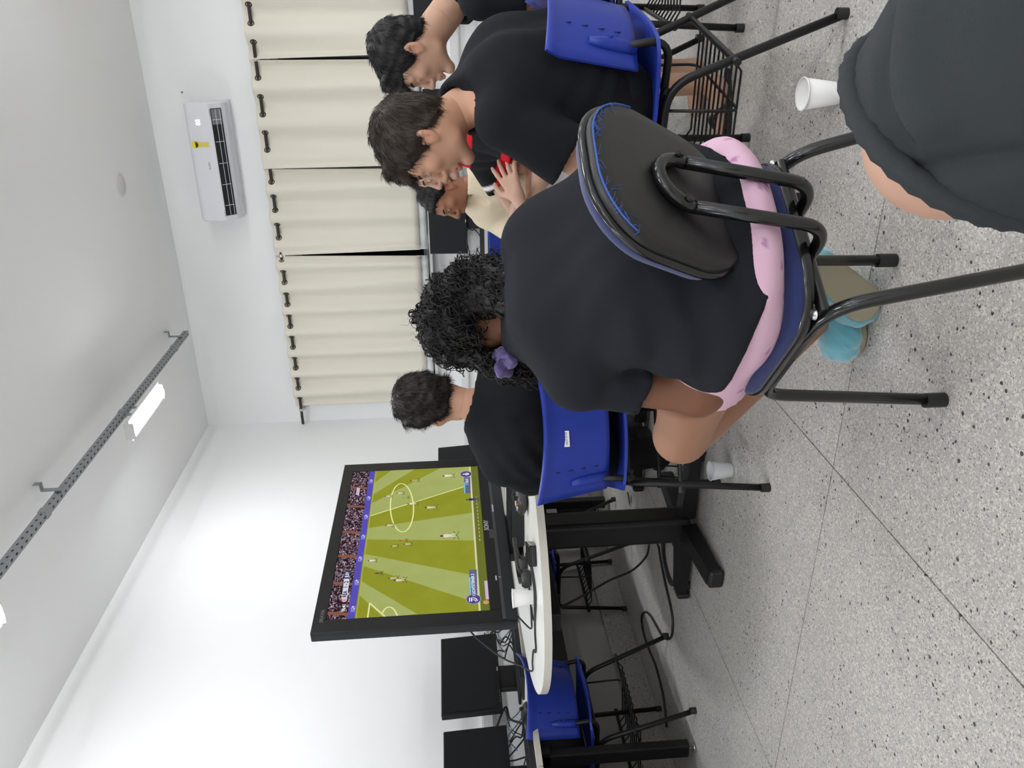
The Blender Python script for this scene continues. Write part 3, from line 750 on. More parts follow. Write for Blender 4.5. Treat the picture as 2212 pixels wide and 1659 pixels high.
MB().box((0, 0, 0.0145), (0.078, 0.13, 0.028), bevel=0.004).build('case', M_glossblk, hd)
MB().box((0, 0, 0.0145), (0.0786, 0.1306, 0.002)).build('seam', M_strip, hd)
for yy in (-0.03, 0.0, 0.02): MB().box((0.0392, yy, 0.009), (0.001, 0.008, 0.004)).build('port', M_hole, hd)
dec = thing('set_top_box', 'flat black box under the television edge behind the console', 'set-top box', (-2.03, 3.36, DZ), 0.05)
MB().box((0, 0, 0.017), (0.16, 0.26, 0.032), bevel=0.003).build('case', M_blk2, dec)
MB().box((0.0805, 0.03, 0.018), (0.001, 0.16, 0.016)).build('front_window', M_glossblk, dec)
bk = thing('white_box', 'thin white box lying flat beside the console', 'box', (-2.0, 3.62, DZ), 0.1)
MB().box((0, 0, 0.015), (0.16, 0.20, 0.029), bevel=0.002).build('carton', M_white, bk)
MB().box((0, 0, 0.0297), (0.158, 0.198, 0.0006)).build('lid', M_lin, bk)
hst = thing('headset', 'black headset in front of the console with its cable trailing left', 'headset', (-2.07, 2.64, DZ), 0.3)
MB().tube(spline([(0, -0.075, 0.03), (0.03, -0.07, 0.05), (0.10, -0.03, 0.055), (0.115, 0.02, 0.055), (0.07, 0.07, 0.05), (0.0, 0.08, 0.03)], 6), 0.008, 8).build('headband', M_blk2, hst)
for sy in (-1, 1): MB().lathe([(0.0, 0.0), (0.03, 0.0), (0.038, 0.008), (0.038, 0.026), (0.030, 0.036), (0.0, 0.038)], (-0.02, sy*0.075, 0.001), 18).build('ear_cup', M_pad, hst)

# ---- paper and plastic cups
M_cup = mat('cup_white', srgb(232, 231, 227), 0.5)
M_cupt = bpy.data.materials.new('cup_translucent'); M_cupt.use_nodes = True
_b = M_cupt.node_tree.nodes['Principled BSDF']; _b.inputs['Base Color'].default_value = srgb(226, 228, 228); _b.inputs['Roughness'].default_value = 0.3; _b.inputs['Transmission Weight'].default_value = 0.35; _b.inputs['IOR'].default_value = 1.2
def cup(x, y, z, label, r0=0.024, r1=0.036, h=0.082, m=None):
    t = thing('plastic_cup', label, 'cup', (x, y, z), 0)
    m = m or M_cup; th = 0.0012
    MB().lathe([(0.0, 0.003), (r0-0.002, 0.003), (r0, 0.0), (r0+0.0005, 0.004), (r0+(r1-r0)*0.97, h-0.003), (r1-th, h-0.003), (r0-th, 0.005), (0, 0.005)], (0, 0, 0), 32).build('wall', m, t, fix=True)
    MB().tube([(r1*math.cos(a), r1*math.sin(a), h-0.002) for a in [2*math.pi*i/32 for i in range(32)]], 0.0019, 6, closed=True).build('rim', m, t)
    return t
cup(-2.06, 2.44, DZ, 'white plastic cup on the oval table at the left corner of the television', 0.025, 0.036, 0.085)
c2 = cup(-0.195, 2.10, 0.0, 'white plastic cup standing on the floor behind the chair on the right', 0.027, 0.040, 0.098)
c3 = cup(-1.545, 2.47, 0.0, 'translucent plastic cup on the floor under the middle chair', 0.025, 0.036, 0.085, M_cupt)
MB().lathe([(0.0, 0.006), (0.0235, 0.006), (0.0282, 0.036), (0.0, 0.036)], (0, 0, 0), 28).build('drink', mat('drink_grey', srgb(170, 176, 184), 0.1), c3)
# dry leaf on the floor
lf = thing('dry_leaf', 'small dark dry leaf on the floor beyond the table pedestal', 'leaf', (-2.60, 3.90, 0.002), 0.4)
MB().shell(lambda u, v: ((u-0.5)*0.075, (v-0.5)*0.035*math.sin(math.pi*min(max(u, 0.03), 0.97)), 0.004+0.012*abs(v-0.5)+0.01*u*u), 8, 4, 0.001).build('blade', mat('leaf_dark', srgb(60, 52, 44), 0.8), lf)
MB().tube([(-0.037, 0, 0.003), (-0.06, 0.004, 0.004)], 0.0012, 5).build('stem', mat('leaf_dark', srgb(60, 52, 44), 0.8), lf)

# ---- cables
M_cab = mat('cable_black', srgb(26, 26, 27), 0.5)
def cable(pts, r, label, n=8, name='cable', group=None, m=None):
    o = MB().tube(spline(pts, n), r, 7).build(name, m or M_cab); return tag(o, label, 'cable', group)
Z = DZ+0.004
cable([(-2.30, 2.62, 1.00), (-2.34, 2.58, 0.985), (-2.37, 2.53, 0.93), (-2.39, 2.47, 0.86), (-2.39, 2.42, 0.79), (-2.385, 2.385, Z+0.008), (-2.36, 2.405, Z+0.004), (-2.32, 2.42, Z), (-2.28, 2.39, Z), (-2.25, 2.345, Z), (-2.21, 2.33, Z), (-2.18, 2.36, Z), (-2.12, 2.37, Z), (-2.03, 2.35, Z), (-1.97, 2.36, Z), (-1.95, 2.46, Z), (-1.975, 2.60, Z), (-1.99, 2.70, Z+0.004)], 0.0038, 'black cable drooping from the television and winding over the oval table')
cable([(-2.27, 2.66, 0.83), (-2.285, 2.56, 0.77), (-2.28, 2.51, Z), (-2.22, 2.485, Z), (-2.17, 2.52, Z), (-2.13, 2.58, Z), (-2.10, 2.66, Z), (-2.06, 2.72, Z)], 0.0036, 'short black cable looping beside the cup on the oval table')
cable([(-2.02, 2.62, Z+0.002), (-1.985, 2.53, Z), (-1.99, 2.44, Z), (-2.01, 2.40, Z), (-2.10, 2.385, Z), (-2.155, 2.42, Z), (-2.16, 2.50, Z)], 0.0032, 'thin black cable around the white cup on the oval table')
cable([(-1.93, 3.10, Z+0.03), (-1.90, 3.22, Z+0.03), (-1.87, 3.30, Z), (-1.90, 3.40, Z), (-1.93, 3.46, Z)], 0.0036, 'black cable at the right end of the console')
q = 0.006
fc = [(-2.36, 2.62, 0.69), (-2.37, 2.70, 0.63), (-2.42, 2.86, 0.46), (-2.50, 3.05, 0.30), (-2.60, 3.24, 0.14), (-2.62, 3.38, 0.03), (-2.55, 3.42, q), (-2.478, 3.287, q), (-2.521, 3.208, q), (-2.579, 3.10, q), (-2.652, 2.947, q), (-2.766, 2.93, q), (-2.881, 3.055, q), (-2.957, 3.297, q), (-3.04, 3.42, q), (-3.12, 3.46, q), (-3.17, 3.40, q), (-3.17, 3.26, q), (-3.15, 3.12, q), (-3.18, 2.98, q), (-3.24, 2.90, q), (-3.30, 2.86, q)]
cable(fc, 0.0058, 'thick black mains cable hanging from the oval table and snaking to the wall', 8)
coil = []
for i in range(40):
    a = 2*math.pi*i/12; r_ = 0.125+0.012*math.sin(i*0.8)
    coil.append((-2.39+r_*0.95*math.cos(a), 3.05+r_*math.sin(a), q+0.004*(i//12)+0.003*math.sin(i)))
cable(coil, 0.0055, 'coil of black cable on the floor beside the pedestal foot', 4)
# tangles of leads behind the monitors
def tangle(cx, cy, ax, label, seed, n=5, z0=DKZ):
    r = random.Random(seed); t = thing('cable_bundle', label, 'cable', (cx, cy, z0), 0, 'tangled monitor leads')
    for k in range(n):
        p = []; a = r.uniform(-0.14, 0.14)
        for i in range(6):
            l = a+(i-2.5)*0.06*r.choice((-1, 1))*r.uniform(0.3, 1.2); dd = r.uniform(-0.05, 0.05); zz = max(0.006, 0.16-0.045*i+r.uniform(-0.03, 0.03)) if i < 5 else 0.006
            p.append((dd, l, zz) if ax == 'y' else (l, dd, zz))
        MB().tube(spline(p, 6), r.choice((0.0032, 0.004, 0.006)), 6).build('lead', M_cab, t)
        if k % 2 == 0: MB().tube([(Vector(p[2])+Vector((0, 0, -0.003))), (Vector(p[2])+Vector((0, 0, 0.004)))], 0.008, 8).build('cable_tie', M_white, t)
    for k in range(2):
        p = [(0.0, -0.1+0.08*k, 0.05), (0.01, -0.03+0.08*k, 0.09), (0.0, 0.05+0.06*k, 0.04), (0.01, 0.09+0.05*k, 0.008)]
        if ax == 'x': p = [(b, a, c) for a, b, c in p]
        MB().tube(spline(p, 6), 0.0028, 6).build('lead', mat('lead_blue', srgb(96, 128, 140), 0.5), t)
tangle(-3.26, 3.50, 'y', 'tangle of black leads on the desk between the television and the near monitor', 3, 6)
tangle(-3.24, 2.835, 'y', 'tangle of black leads on the desk between the two left monitors', 5, 6)
tangle(-3.29, 2.50, 'y', 'leads under the monitor at the left edge of the picture', 8, 4)
tangle(-1.55, 6.52, 'x', 'leads beneath the monitor behind the man in the cream shirt', 9, 4)
tangle(-1.87, 6.40, 'x', 'leads on the back desk beside the curly hair', 11, 3)

# ================================================================== blue plastic chairs
M_blue = mat('blue_polypropylene', srgb(28, 52, 150), 0.42, bump=(900, 0.08), spec=0.45)
M_slot = mat('slot_dark', srgb(16, 22, 62), 0.7)
def blue_chair(label, sticker=None):
    """local: the sitter faces +y; origin on the floor"""
    t = thing('blue_chair', label, 'chair', (0, 0, 0), 0, 'blue plastic chairs with wire baskets')
    def seat(u, v):
        x = (u-0.5)*0.455; y = -0.205+v*0.43
        edge = abs(u-0.5)*2
        z = 0.440+0.016*edge**2 + 0.010*(1-v)**2 - 0.030*max(0, (v-0.8)/0.2)**2 - 0.006*math.sin(math.pi*v)
        rnd_ = 1-0.10*max(0, (abs(v-0.5)-0.38)/0.12)**2
        return (x*rnd_, y, z)
    sh = MB().shell(seat, 16, 16, 0.009).build('seat', M_blue, t)
    def back(u, v):
        a = (u-0.5)*2; x = a*(0.216+0.044*v)
        z = 0.512+0.222*v+0.026*a*a*v
        y = -0.228-0.22*(z-0.515)+0.100*a*a - 0.012*max(0, v-0.85)/0.15
        return (x, y, z)
    bk_ = MB().shell(back, 20, 14, 0.008).build('backrest', M_blue, t)
    for sx in (-1, 1):
        # sleeves that take the steel uprights
        p = [Vector(back(0.5+sx*0.40, v))+Vector((0, -0.006, 0)) for v in (0.02, 0.2, 0.4, 0.55)]
        MB().tube(p, [0.019, 0.019, 0.017, 0.010], 10).build('sleeve', M_blue, bk_)
        for k in range(4):
            c = Vector(back(0.5+sx*0.31, 0.22+0.19*k))
            MB().box(c+Vector((0, -0.0042, 0)), (0.004, 0.0015, 0.026), rot=rotz(-sx*0.35)).build('vent_slot', M_slot, bk_)
        c = Vector(back(0.5+sx*0.40, 0.30)); MB().cyl(c+Vector((0, -0.024, 0)), c+Vector((0, -0.030, 0)), 0.005, seg=10).build('rivet', M_blue, bk_)
        X = sx*0.205
        # steel side frame: front leg, seat rail, rear leg, upright
        MB().tube(fillet([(X, 0.10, 0.424), (X, 0.21, 0.424), (sx*0.235, 0.225, 0.012)], 0.05), 0.0115, 10).build('leg', M_blk, t)
        MB().tube(fillet([(X, 0.10, 0.424), (X, -0.085, 0.424), (sx*0.235, -0.265, 0.012)], 0.07, 7), 0.0115, 10).build('leg', M_blk, t)
        MB().tube(fillet([(sx*0.186, 0.04, 0.428), (sx*0.186, -0.20, 0.428), (sx*0.180, -0.178, 0.55)], 0.075, 7), 0.0105, 10).build('back_upright', M_blk, t)
        for y, z in ((0.225, 0.0), (-0.268, 0.0)):
            MB().cyl((sx*0.235, y, 0.0), (sx*0.235, y, 0.028), 0.0145, seg=12).build('foot_cap', M_blk2, t)
        MB().cyl((sx*0.222, -0.155, 0.262), (sx*0.245, -0.155, 0.262), 0.010, seg=10).build('bolt', M_blk2, t)
        MB().cyl((sx*0.222, 0.222, 0.238), (sx*0.245, 0.222, 0.238), 0.010, seg=10).build('bolt', M_blk2, t)
    MB().cyl((-0.205, 0.06, 0.424), (0.205, 0.06, 0.424), 0.010, seg=10).build('cross_bar', M_blk, t)
    MB().cyl((-0.205, -0.07, 0.424), (0.205, -0.07, 0.424), 0.010, seg=10).build('cross_bar', M_blk, t)
    # wire book basket
    bs = MB().cyl((-0.228, -0.155, 0.262), (0.228, -0.155, 0.262), 0.0085, seg=8).build('basket', M_blk, t)
    MB().cyl((-0.230, 0.222, 0.238), (0.230, 0.222, 0.238), 0.0085, seg=8).build('front_rail', M_blk, bs)
    for k in range(11):
        x = -0.20+0.04*k
        MB().tube([(x, -0.155, 0.262), (x, -0.12, 0.232), (x, 0.18, 0.215), (x, 0.222, 0.238)], 0.0032, 6).build('wire', M_blk, bs)
    MB().tube(fillet([(-0.205, -0.02, 0.42), (-0.215, -0.02, 0.222), (0.215, -0.02, 0.222), (0.205, -0.02, 0.42)], 0.04), 0.0045, 6).build('wire_hoop', M_blk, bs)
    if sticker:
        c = Vector(back(0.405, 0.66)); d = 0.0048
        M4 = Matrix.Translation(c+Vector((-0.0, -d-0.0008, 0)))@Matrix.Rotation(math.radians(-13), 4, 'X')@Matrix.Rotation(-0.12, 4, 'Z')@Matrix.Rotation(math.pi/2, 4, 'X')
        M_st = mat('sticker_white', srgb(226, 228, 228), 0.5)
        s_ = MB().prism([(-0.026, -0.009), (0.026, -0.009), (0.026, 0.009), (-0.026, 0.009)], -0.0004, 0.0004, M4).build('room_sticker', M_st, bk_)
    return t
def put(t, x, y, rz):
    t.location = (x, y, 0); t.rotation_euler = (0, 0, rz); return t
base_chair = blue_chair('empty blue chair pushed under the left desk, nearest the lower left corner')
put(base_chair, -3.085, 2.755, math.pi/2)
def blue(x, y, rz, label):
    c = copy_tree(base_chair); put(c, x, y, rz); c['label'] = label; return c
blue(-3.13, 4.055, math.pi/2, 'empty blue chair behind the oval table, seen under the television')
blue(-3.165, 4.91, math.pi/2, 'empty blue chair at the left desk, seen past the middle chair')
blue(-3.10, 1.93, math.pi/2, 'blue chair cut off by the lower left edge of the picture')
blue(-0.218, 2.41, 1.349, 'blue chair under the brown-haired man in black')
blue(0.20, 3.06, 1.44, 'blue chair at the right edge under the black-haired man')
blue(-0.43, 3.42, 1.93, 'blue chair under the man in the striped jersey')
blue(-0.815, 3.95, 2.52, 'blue chair under the man in the cream shirt')
blue(-1.47, 5.66, 0.05, 'empty blue chair at the back desk beside the cream shirt')
blue(-2.06, 5.60, -0.25, 'empty blue chair at the back desk behind the curly hair')
chB = put(blue_chair('blue chair with a white room sticker in the middle of the picture', True), -1.346, 2.494, 0.5236)
# lettering on the sticker
def sticker_text():
    stp = [c for c in chB.children if c.name.startswith('backrest')][0]
    st = [c for c in stp.children if c.name.startswith('room_sticker')][0]
    me = st.data; c = sum((v.co for v in me.vertices), Vector())/len(me.vertices)
    M4 = Matrix.Translation(c+Vector((0, -0.0006, 0)))@Matrix.Rotation(math.radians(-13), 4, 'X')@Matrix.Rotation(-0.12, 4, 'Z')@Matrix.Rotation(math.pi/2, 4, 'X')
    o = text_mesh('room_text', 'SALA A114', 0.0088, mat('ink', srgb(24, 24, 26), 0.6), stp, M4, bold=0.0002)
sticker_text()

# ================================================================== near chair: black back shell on a bent tube
M_fab = mat('blue_upholstery', srgb(20, 34, 86), 0.85, bump=(420, 0.35), sheen=0.2)
M_shell = mat('black_back_shell', srgb(22, 22, 22), 0.42, bump=(500, 0.15))
M_tubeb = mat('black_enamel', srgb(17, 17, 18), 0.2, spec=0.6)
def near_chair():
    t = thing('upholstered_chair', 'upholstered chair with black back shell and bent tube, nearest the camera', 'chair', (-0.47, 1.43, 0), 0.913)
    def rr(w, h, r, n=8):
        out = []
        for cx, cy, a0 in ((w/2-r, h/2-r, 0), (-w/2+r, h/2-r, 90), (-w/2+r, -h/2+r, 180), (w/2-r, -h/2+r, 270)):
            for i in range(n+1):
                a = math.radians(a0+90*i/n); out.append((cx+r*math.cos(a), cy+r*math.sin(a)))
        return out
    # seat pad
    def pad(poly, zs, name, m, par, M=None, puff=0.0):
        b = MB(); n = len(poly); M = M or Matrix.Identity(4)
        rings = []
        for z, s in zs: rings.append([M@Vector((x*s, y*s, z)) for x, y in poly])
        vs = [v for r in rings for v in r]; fs = []
        for i in range(len(rings)-1):
            for k in range(n): fs.append((i*n+k, i*n+(k+1) % n, (i+1)*n+(k+1) % n, (i+1)*n+k))
        b.add(vs, fs, True); b.add(rings[0], [tuple(reversed(range(n)))]); b.add(rings[-1], [tuple(range(n))])
        return b.build(name, m, par, fix=True)
    sp_ = [(x, y+0.012) for x, y in rr(0.37, 0.385, 0.11)]
    pad(sp_, [(0.422, 0.96), (0.425, 1.0), (0.436, 1.0), (0.447, 0.97), (0.452, 0.90), (0.454, 0.6), (0.454, 0.2)], 'seat', M_fab, t)
    pad(sp_, [(0.412, 0.95), (0.414, 1.012), (0.428, 1.018), (0.431, 1.0)], 'seat_trim', M_tubeb, t)
    # back shell: dished plate, cushion in front
    tilt = math.radians(32)
    B = Matrix.Translation((0.0, -0.262, 0.665))@Matrix.Rotation(tilt, 4, 'X')@Matrix(((1, 0, 0, 0), (0, 0, -1, 0), (0, 1, 0, 0), (0, 0, 0, 1)))
    # plate coordinates: x right, y up the plate, z towards the camera (behind the sitter)
    op = []
    for x, y in rr(0.28, 0.325, 0.115, 10):
        op.append((x*(1+0.04*y/0.17), y))
    bk_ = pad(op, [(-0.012, 0.985), (-0.006, 1.0), (0.004, 1.0), (0.010, 0.985), (0.013, 0.95), (0.015, 0.8), (0.016, 0.4), (0.016, 0.1)], 'backrest', M_shell, t, B)
    pad(op, [(-0.014, 0.99), (-0.022, 0.985), (-0.036, 0.95), (-0.044, 0.85), (-0.046, 0.5), (-0.046, 0.1)], 'back_cushion', M_fab, t, B)
    MB().tube([B@Vector((x*1.004, y*1.004, -0.009)) for x, y in op], 0.0075, 8, closed=True).build('edge_trim', M_tubeb, t)
    # frayed threads of the cushion cloth along the top edge
    fr = MB(); r = random.Random(4)
    for k in range(40):
        i = r.choice([j for j, (x, y) in enumerate(op) if y > 0.10]); x, y = op[i]; j = (i+1) % len(op); f = r.random(); x, y = x+(op[j][0]-x)*f, y+(op[j][1]-y)*f
        a = B@Vector((x*0.995, y*0.995, 0.002)); l = r.uniform(0.006, 0.02) if r.random() < 0.85 else r.uniform(0.03, 0.05)
        p1 = B@Vector((x*0.99-x*l*2+r.uniform(-0.01, 0.01), y*0.99-y*l*2, 0.014)); p2 = B@Vector((x*0.99-x*l*4+r.uniform(-0.015, 0.015), y*0.99-y*l*4.5, 0.0175))
        fr.tube([a, p1, p2], [0.0006, 0.0005, 0.0003], 4)
    tag(fr.build('frayed_threads', mat('thread_blue', srgb(58, 92, 172), 0.9), t), kind='stuff')
    M_thr = mat('thread_blue', srgb(58, 92, 172), 0.9)
    seamp = [B@Vector((x*0.985, y*0.985, 0.0135)) for x, y in op if y > 0.03 and -0.17 < x]
    MB().tube([B@Vector((x*0.982, y*0.982, 0.0125)) for x, y in rr(0.28, 0.325, 0.115, 10)[1:19] for x, y in [(x*(1+0.04*y/0.17), y)]], 0.0016, 6).build('worn_piping', M_thr, t)
    # bent back tube: a closed hairpin bolted to the shell, curling under the seat
    for sx in (-1, 1):
        X = sx*0.046
        up = [(X*0.9, -0.05, 0.392), (X, -0.16, 0.392)]
        pl = lambda x, y: B@Vector((x, y, 0.030))
        low = pl(X, -0.165)
        path = [Vector((X, 0.02, 0.398)), Vector((X, -0.215, 0.385)), pl(X, -0.02)]
        MB().tube(fillet(path, 0.055, 8), 0.0115, 12).build('back_tube', M_tubeb, t)
    hp = [B@Vector((0.046*math.cos(a), -0.02+0.06*math.sin(a), 0.030-0.006*math.sin(a))) for a in [math.pi*i/14 for i in range(15)]]
    MB().tube(hp, 0.0115, 12).build('tube_bend', M_tubeb, t)
    for sx in (-1, 1):
        c = B@Vector((sx*0.046, 0.0, 0.040)); d = (B.to_3x3()@Vector((0, 0, 1)))
        MB().cyl(c, c+d*0.006, 0.007, seg=10).build('bolt', M_blk2, t)
    # legs: each side one bent tube
    for sx in (-1, 1):
        X = sx*0.165
        MB().tube(fillet([(X, 0.0, 0.40), (X, 0.165, 0.40), (sx*0.178, 0.20, 0.0)], 0.05, 6), 0.0122, 12).build('leg', M_tubeb, t)
        MB().tube(fillet([(X, 0.0, 0.40), (X, -0.155, 0.395), (sx*0.175, -0.30, 0.0)], 0.07, 7), 0.0122, 12).build('leg', M_tubeb, t)
        MB().cyl((sx*0.178, 0.20, 0.0), (sx*0.178, 0.199, 0.045), 0.0155, seg=12).build('foot_cap', M_blk2, t)
        MB().cyl((sx*0.175, -0.302, 0.0), (sx*0.1745, -0.288, 0.04), 0.0155, seg=12).build('foot_cap', M_blk2, t)
        MB().lathe([(0.0, 0.006), (0.008, 0.005), (0.010, 0.0)], (X, -0.135, 0.409), 12).build('bolt_head', M_chrome, t)
    MB().cyl((-0.165, -0.14, 0.395), (0.165, -0.14, 0.395), 0.0115, seg=10).build('cross_bar', M_tubeb, t)
    MB().cyl((-0.165, 0.10, 0.395), (0.165, 0.10, 0.395), 0.0115, seg=10).build('cross_bar', M_tubeb, t)
    MB().box((0, -0.02, 0.402), (0.16, 0.26, 0.018), bevel=0.003).build('seat_plate', M_tubeb, t)
    return t
near_chair()

# ================================================================== people: smooth implicit bodies turned into meshes
f32 = np.float32
def A3(v): return np.array(v, dtype=f32)
def unit(v): v = np.array(v, dtype=float); return v/np.linalg.norm(v)
def smin(a, b, k):
    if k <= 1e-6: return np.minimum(a, b)
    h = np.clip(0.5+0.5*(b-a)/k, 0, 1); return b+(a-b)*h-k*h*(1-h)
def smax(a, b, k): return -smin(-a, -b, k)
class RC:      # round cone / tapered capsule
    def __init__(s, a, b, r1, r2=None, k=0.03, op='u'):
        s.a, s.b = A3(a), A3(b); s.r1 = r1; s.r2 = r1 if r2 is None else r2; s.k = k; s.op = op
        s.c = (s.a+s.b)/2; s.R = float(np.linalg.norm(s.b-s.a))/2+max(s.r1, s.r2)
    def d(s, P):
        ab = s.b-s.a; L = float(ab@ab)+1e-9; q = P-s.a; t = np.clip(q@ab/L, 0, 1)
        q = q-t[:, None]*ab; return np.sqrt((q*q).sum(1))-(s.r1+(s.r2-s.r1)*t)
class EL:      # ellipsoid with axes = columns of Rm
    def __init__(s, c, r, Rm=None, k=0.02, op='u'):
        s.c = A3(c); s.r = A3(r); s.Rm = None if Rm is None else np.array(Rm, dtype=f32); s.k = k; s.op = op; s.R = float(max(r))
    def d(s, P):
        q = P-s.c
        if s.Rm is not None: q = q@s.Rm
        k0 = np.sqrt(((q/s.r)**2).sum(1)); k1 = np.sqrt(((q/(s.r*s.r))**2).sum(1))
        return k0*(k0-1)/np.maximum(k1, 1e-6)
def field(prims, P, pad=0.08):
    d = np.full(len(P), 1.0, dtype=f32)
    for p in prims:
        far = np.sqrt(((P-p.c)**2).sum(1))-p.R
        m = far < pad
        if p.op == 'u': d = np.where(m, d, np.minimum(d, far))
        idx = np.nonzero(m)[0]
        if len(idx) == 0: continue
        dd = p.d(P[idx]).astype(f32)
        if p.op == 'u': d[idx] = smin(d[idx], dd, p.k)
        else: d[idx] = smax(d[idx], -dd, p.k)
    return d
def wrinkle(P, seed, amp, freq=(9, 9, 5)):
    r = np.random.RandomState(seed); out = np.zeros(len(P), f32); a = 1.0
    for o in range(4):
        k = r.uniform(-1, 1, 3)*np.array(freq)*(1.6**o)*2.2; k2 = r.uniform(-1, 1, 3)*np.array(freq)*(1.3**o)
        out += a*np.sin(P@k.astype(f32)+r.uniform(0, 6)+1.6*np.sin(P@k2.astype(f32)+r.uniform(0, 6)))
        a *= 0.62
    return (out*amp).astype(f32)
def polygonize(fn, lo, hi, h):
    lo, hi = np.array(lo, float), np.array(hi, float); B = 4
    nb = np.ceil((hi-lo)/(h*B)).astype(int); n = nb*B+1
    ax = [lo[i]+(np.arange(nb[i])+0.5)*B*h for i in range(3)]
    C = np.stack(np.meshgrid(*ax, indexing='ij'), -1).reshape(-1, 3).astype(f32)
    near = (np.abs(fn(C)) < h*B*1.35).reshape(nb); sgn = (fn(C).reshape(nb) < 0)
    up = lambda a: np.repeat(np.repeat(np.repeat(a, B, 0), B, 1), B, 2)
    nf = np.zeros(n, bool); sf = np.zeros(n, bool)
    u = up(near); nf[:-1, :-1, :-1] = u
    nf[1:, :-1, :-1] |= u; nf[:-1, 1:, :-1] |= u; nf[:-1, :-1, 1:] |= u; nf[1:, 1:, :-1] |= u; nf[1:, :-1, 1:] |= u; nf[:-1, 1:, 1:] |= u; nf[1:, 1:, 1:] |= u
    sf[:-1, :-1, :-1] = up(sgn)
    D = np.where(sf, -1.0, 1.0).astype(f32)
    I = np.argwhere(nf); Q = (lo+I*h).astype(f32); D[nf] = fn(Q)
    ins = D < 0
    cells = np.zeros(tuple(np.array(n)-1), np.int8); offs = [(i, j, k) for i in (0, 1) for j in (0, 1) for k in (0, 1)]
    for i, j, k in offs: cells += ins[i:n[0]-1+i, j:n[1]-1+j, k:n[2]-1+k]
    act = np.argwhere((cells > 0) & (cells < 8))
    vid = np.full(cells.shape, -1, np.int64); vid[act[:, 0], act[:, 1], act[:, 2]] = np.arange(len(act))
    cv = np.stack([D[act[:, 0]+i, act[:, 1]+j, act[:, 2]+k] for i, j, k in offs], 1)
    acc = np.zeros((len(act), 3)); cnt = np.zeros(len(act))
    for a in range(8):
        for b in range(a+1, 8):
            oa, ob = np.array(offs[a]), np.array(offs[b])
            if np.abs(oa-ob).sum() != 1: continue
            m = (cv[:, a] < 0) != (cv[:, b] < 0); t = cv[m, a]/(cv[m, a]-cv[m, b])
            acc[m] += oa+(ob-oa)*t[:, None]; cnt[m] += 1
    V = lo+(act+acc/cnt[:, None])*h
    F = []
    for axx in range(3):
        e = [0, 0, 0]; e[axx] = 1; o1, o2 = [a for a in range(3) if a != axx]
        s0 = ins[:n[0]-e[0], :n[1]-e[1], :n[2]-e[2]]; s1 = ins[e[0]:, e[1]:, e[2]:]
        E_ = np.argwhere(s0 != s1); E_ = E_[(E_[:, o1] > 0) & (E_[:, o2] > 0) & (E_[:, o1] < n[o1]-1) & (E_[:, o2] < n[o2]-1)]
        if len(E_) == 0: continue
        def cell(d1, d2):
            c = E_.copy(); c[:, o1] += d1; c[:, o2] += d2; return vid[c[:, 0], c[:, 1], c[:, 2]]
        q = np.stack([cell(-1, -1), cell(0, -1), cell(0, 0), cell(-1, 0)], 1)
        fl_ = s0[E_[:, 0], E_[:, 1], E_[:, 2]]
        if axx == 1: fl_ = ~fl_
        q[~fl_] = q[~fl_][:, ::-1]; F.append(q)
    F = np.concatenate(F) if F else np.zeros((0, 4), int)
    F = F[(F >= 0).all(1)]
    return V, F
def relax(V, F, it=1, lam=0.5):
    for _ in range(it):
        s = np.zeros_like(V); c = np.zeros(len(V))
        for a, b in ((0, 1), (1, 2), (2, 3), (3, 0)):
            np.add.at(s, F[:, a], V[F[:, b]]); np.add.at(s, F[:, b], V[F[:, a]]); np.add.at(c, F[:, a], 1); np.add.at(c, F[:, b], 1)
        V = V*(1-lam)+lam*s/np.maximum(c, 1)[:, None]
    return V
def np_obj(name, V, F, material, parent, colors=None):
    me = bpy.data.meshes.new(name)
    me.vertices.add(len(V)); me.vertices.foreach_set('co', np.asarray(V, f32).ravel())
    me.loops.add(F.size); me.loops.foreach_set('vertex_index', F.ravel().astype(np.int32))
    me.polygons.add(len(F)); me.polygons.foreach_set('loop_start', (np.arange(len(F))*F.shape[1]).astype(np.int32))
    me.polygons.foreach_set('loop_total', np.full(len(F), F.shape[1], np.int32))
    me.polygons.foreach_set('use_smooth', np.ones(len(F), bool))
    me.update(calc_edges=True); me.validate()
    if colors is not None:
        a = me.color_attributes.new('Col', 'FLOAT_COLOR', 'POINT')
        a.data.foreach_set('color', np.concatenate([colors, np.ones((len(colors), 1))], 1).astype(f32).ravel())
    me.materials.append(material)
    o = bpy.data.objects.new(name, me); link(o, parent); return o
def bounds(prims, pad=0.03):
    ps = [p for p in prims if p.op == 'u']
    lo = np.min([(np.minimum(p.a-max(p.r1, p.r2), p.b-max(p.r1, p.r2)) if isinstance(p, RC) else p.c-p.R) for p in ps], 0)-pad
    hi = np.max([(np.maximum(p.a+max(p.r1, p.r2), p.b+max(p.r1, p.r2)) if isinstance(p, RC) else p.c+p.R) for p in ps], 0)+pad
    return lo, hi
def implicit(name, prims, h, material, parent, clips=(), mod=None, box=None, it=1, color=None):
    """clips: list of (point, normal): keep the side the normal points away from"""
    cl = [(A3(p), A3(unit(n_))) for p, n_ in clips]
    def fn(P):
        d = field(prims, P)
        if mod is not None: d = d+mod(P)
        for p, n_ in cl: d = np.maximum(d, (P-p)@n_)
        return d
    lo, hi = box or bounds(prims)
    V, F = polygonize(fn, lo, hi, h); V = relax(V, F, it)
    return V, F

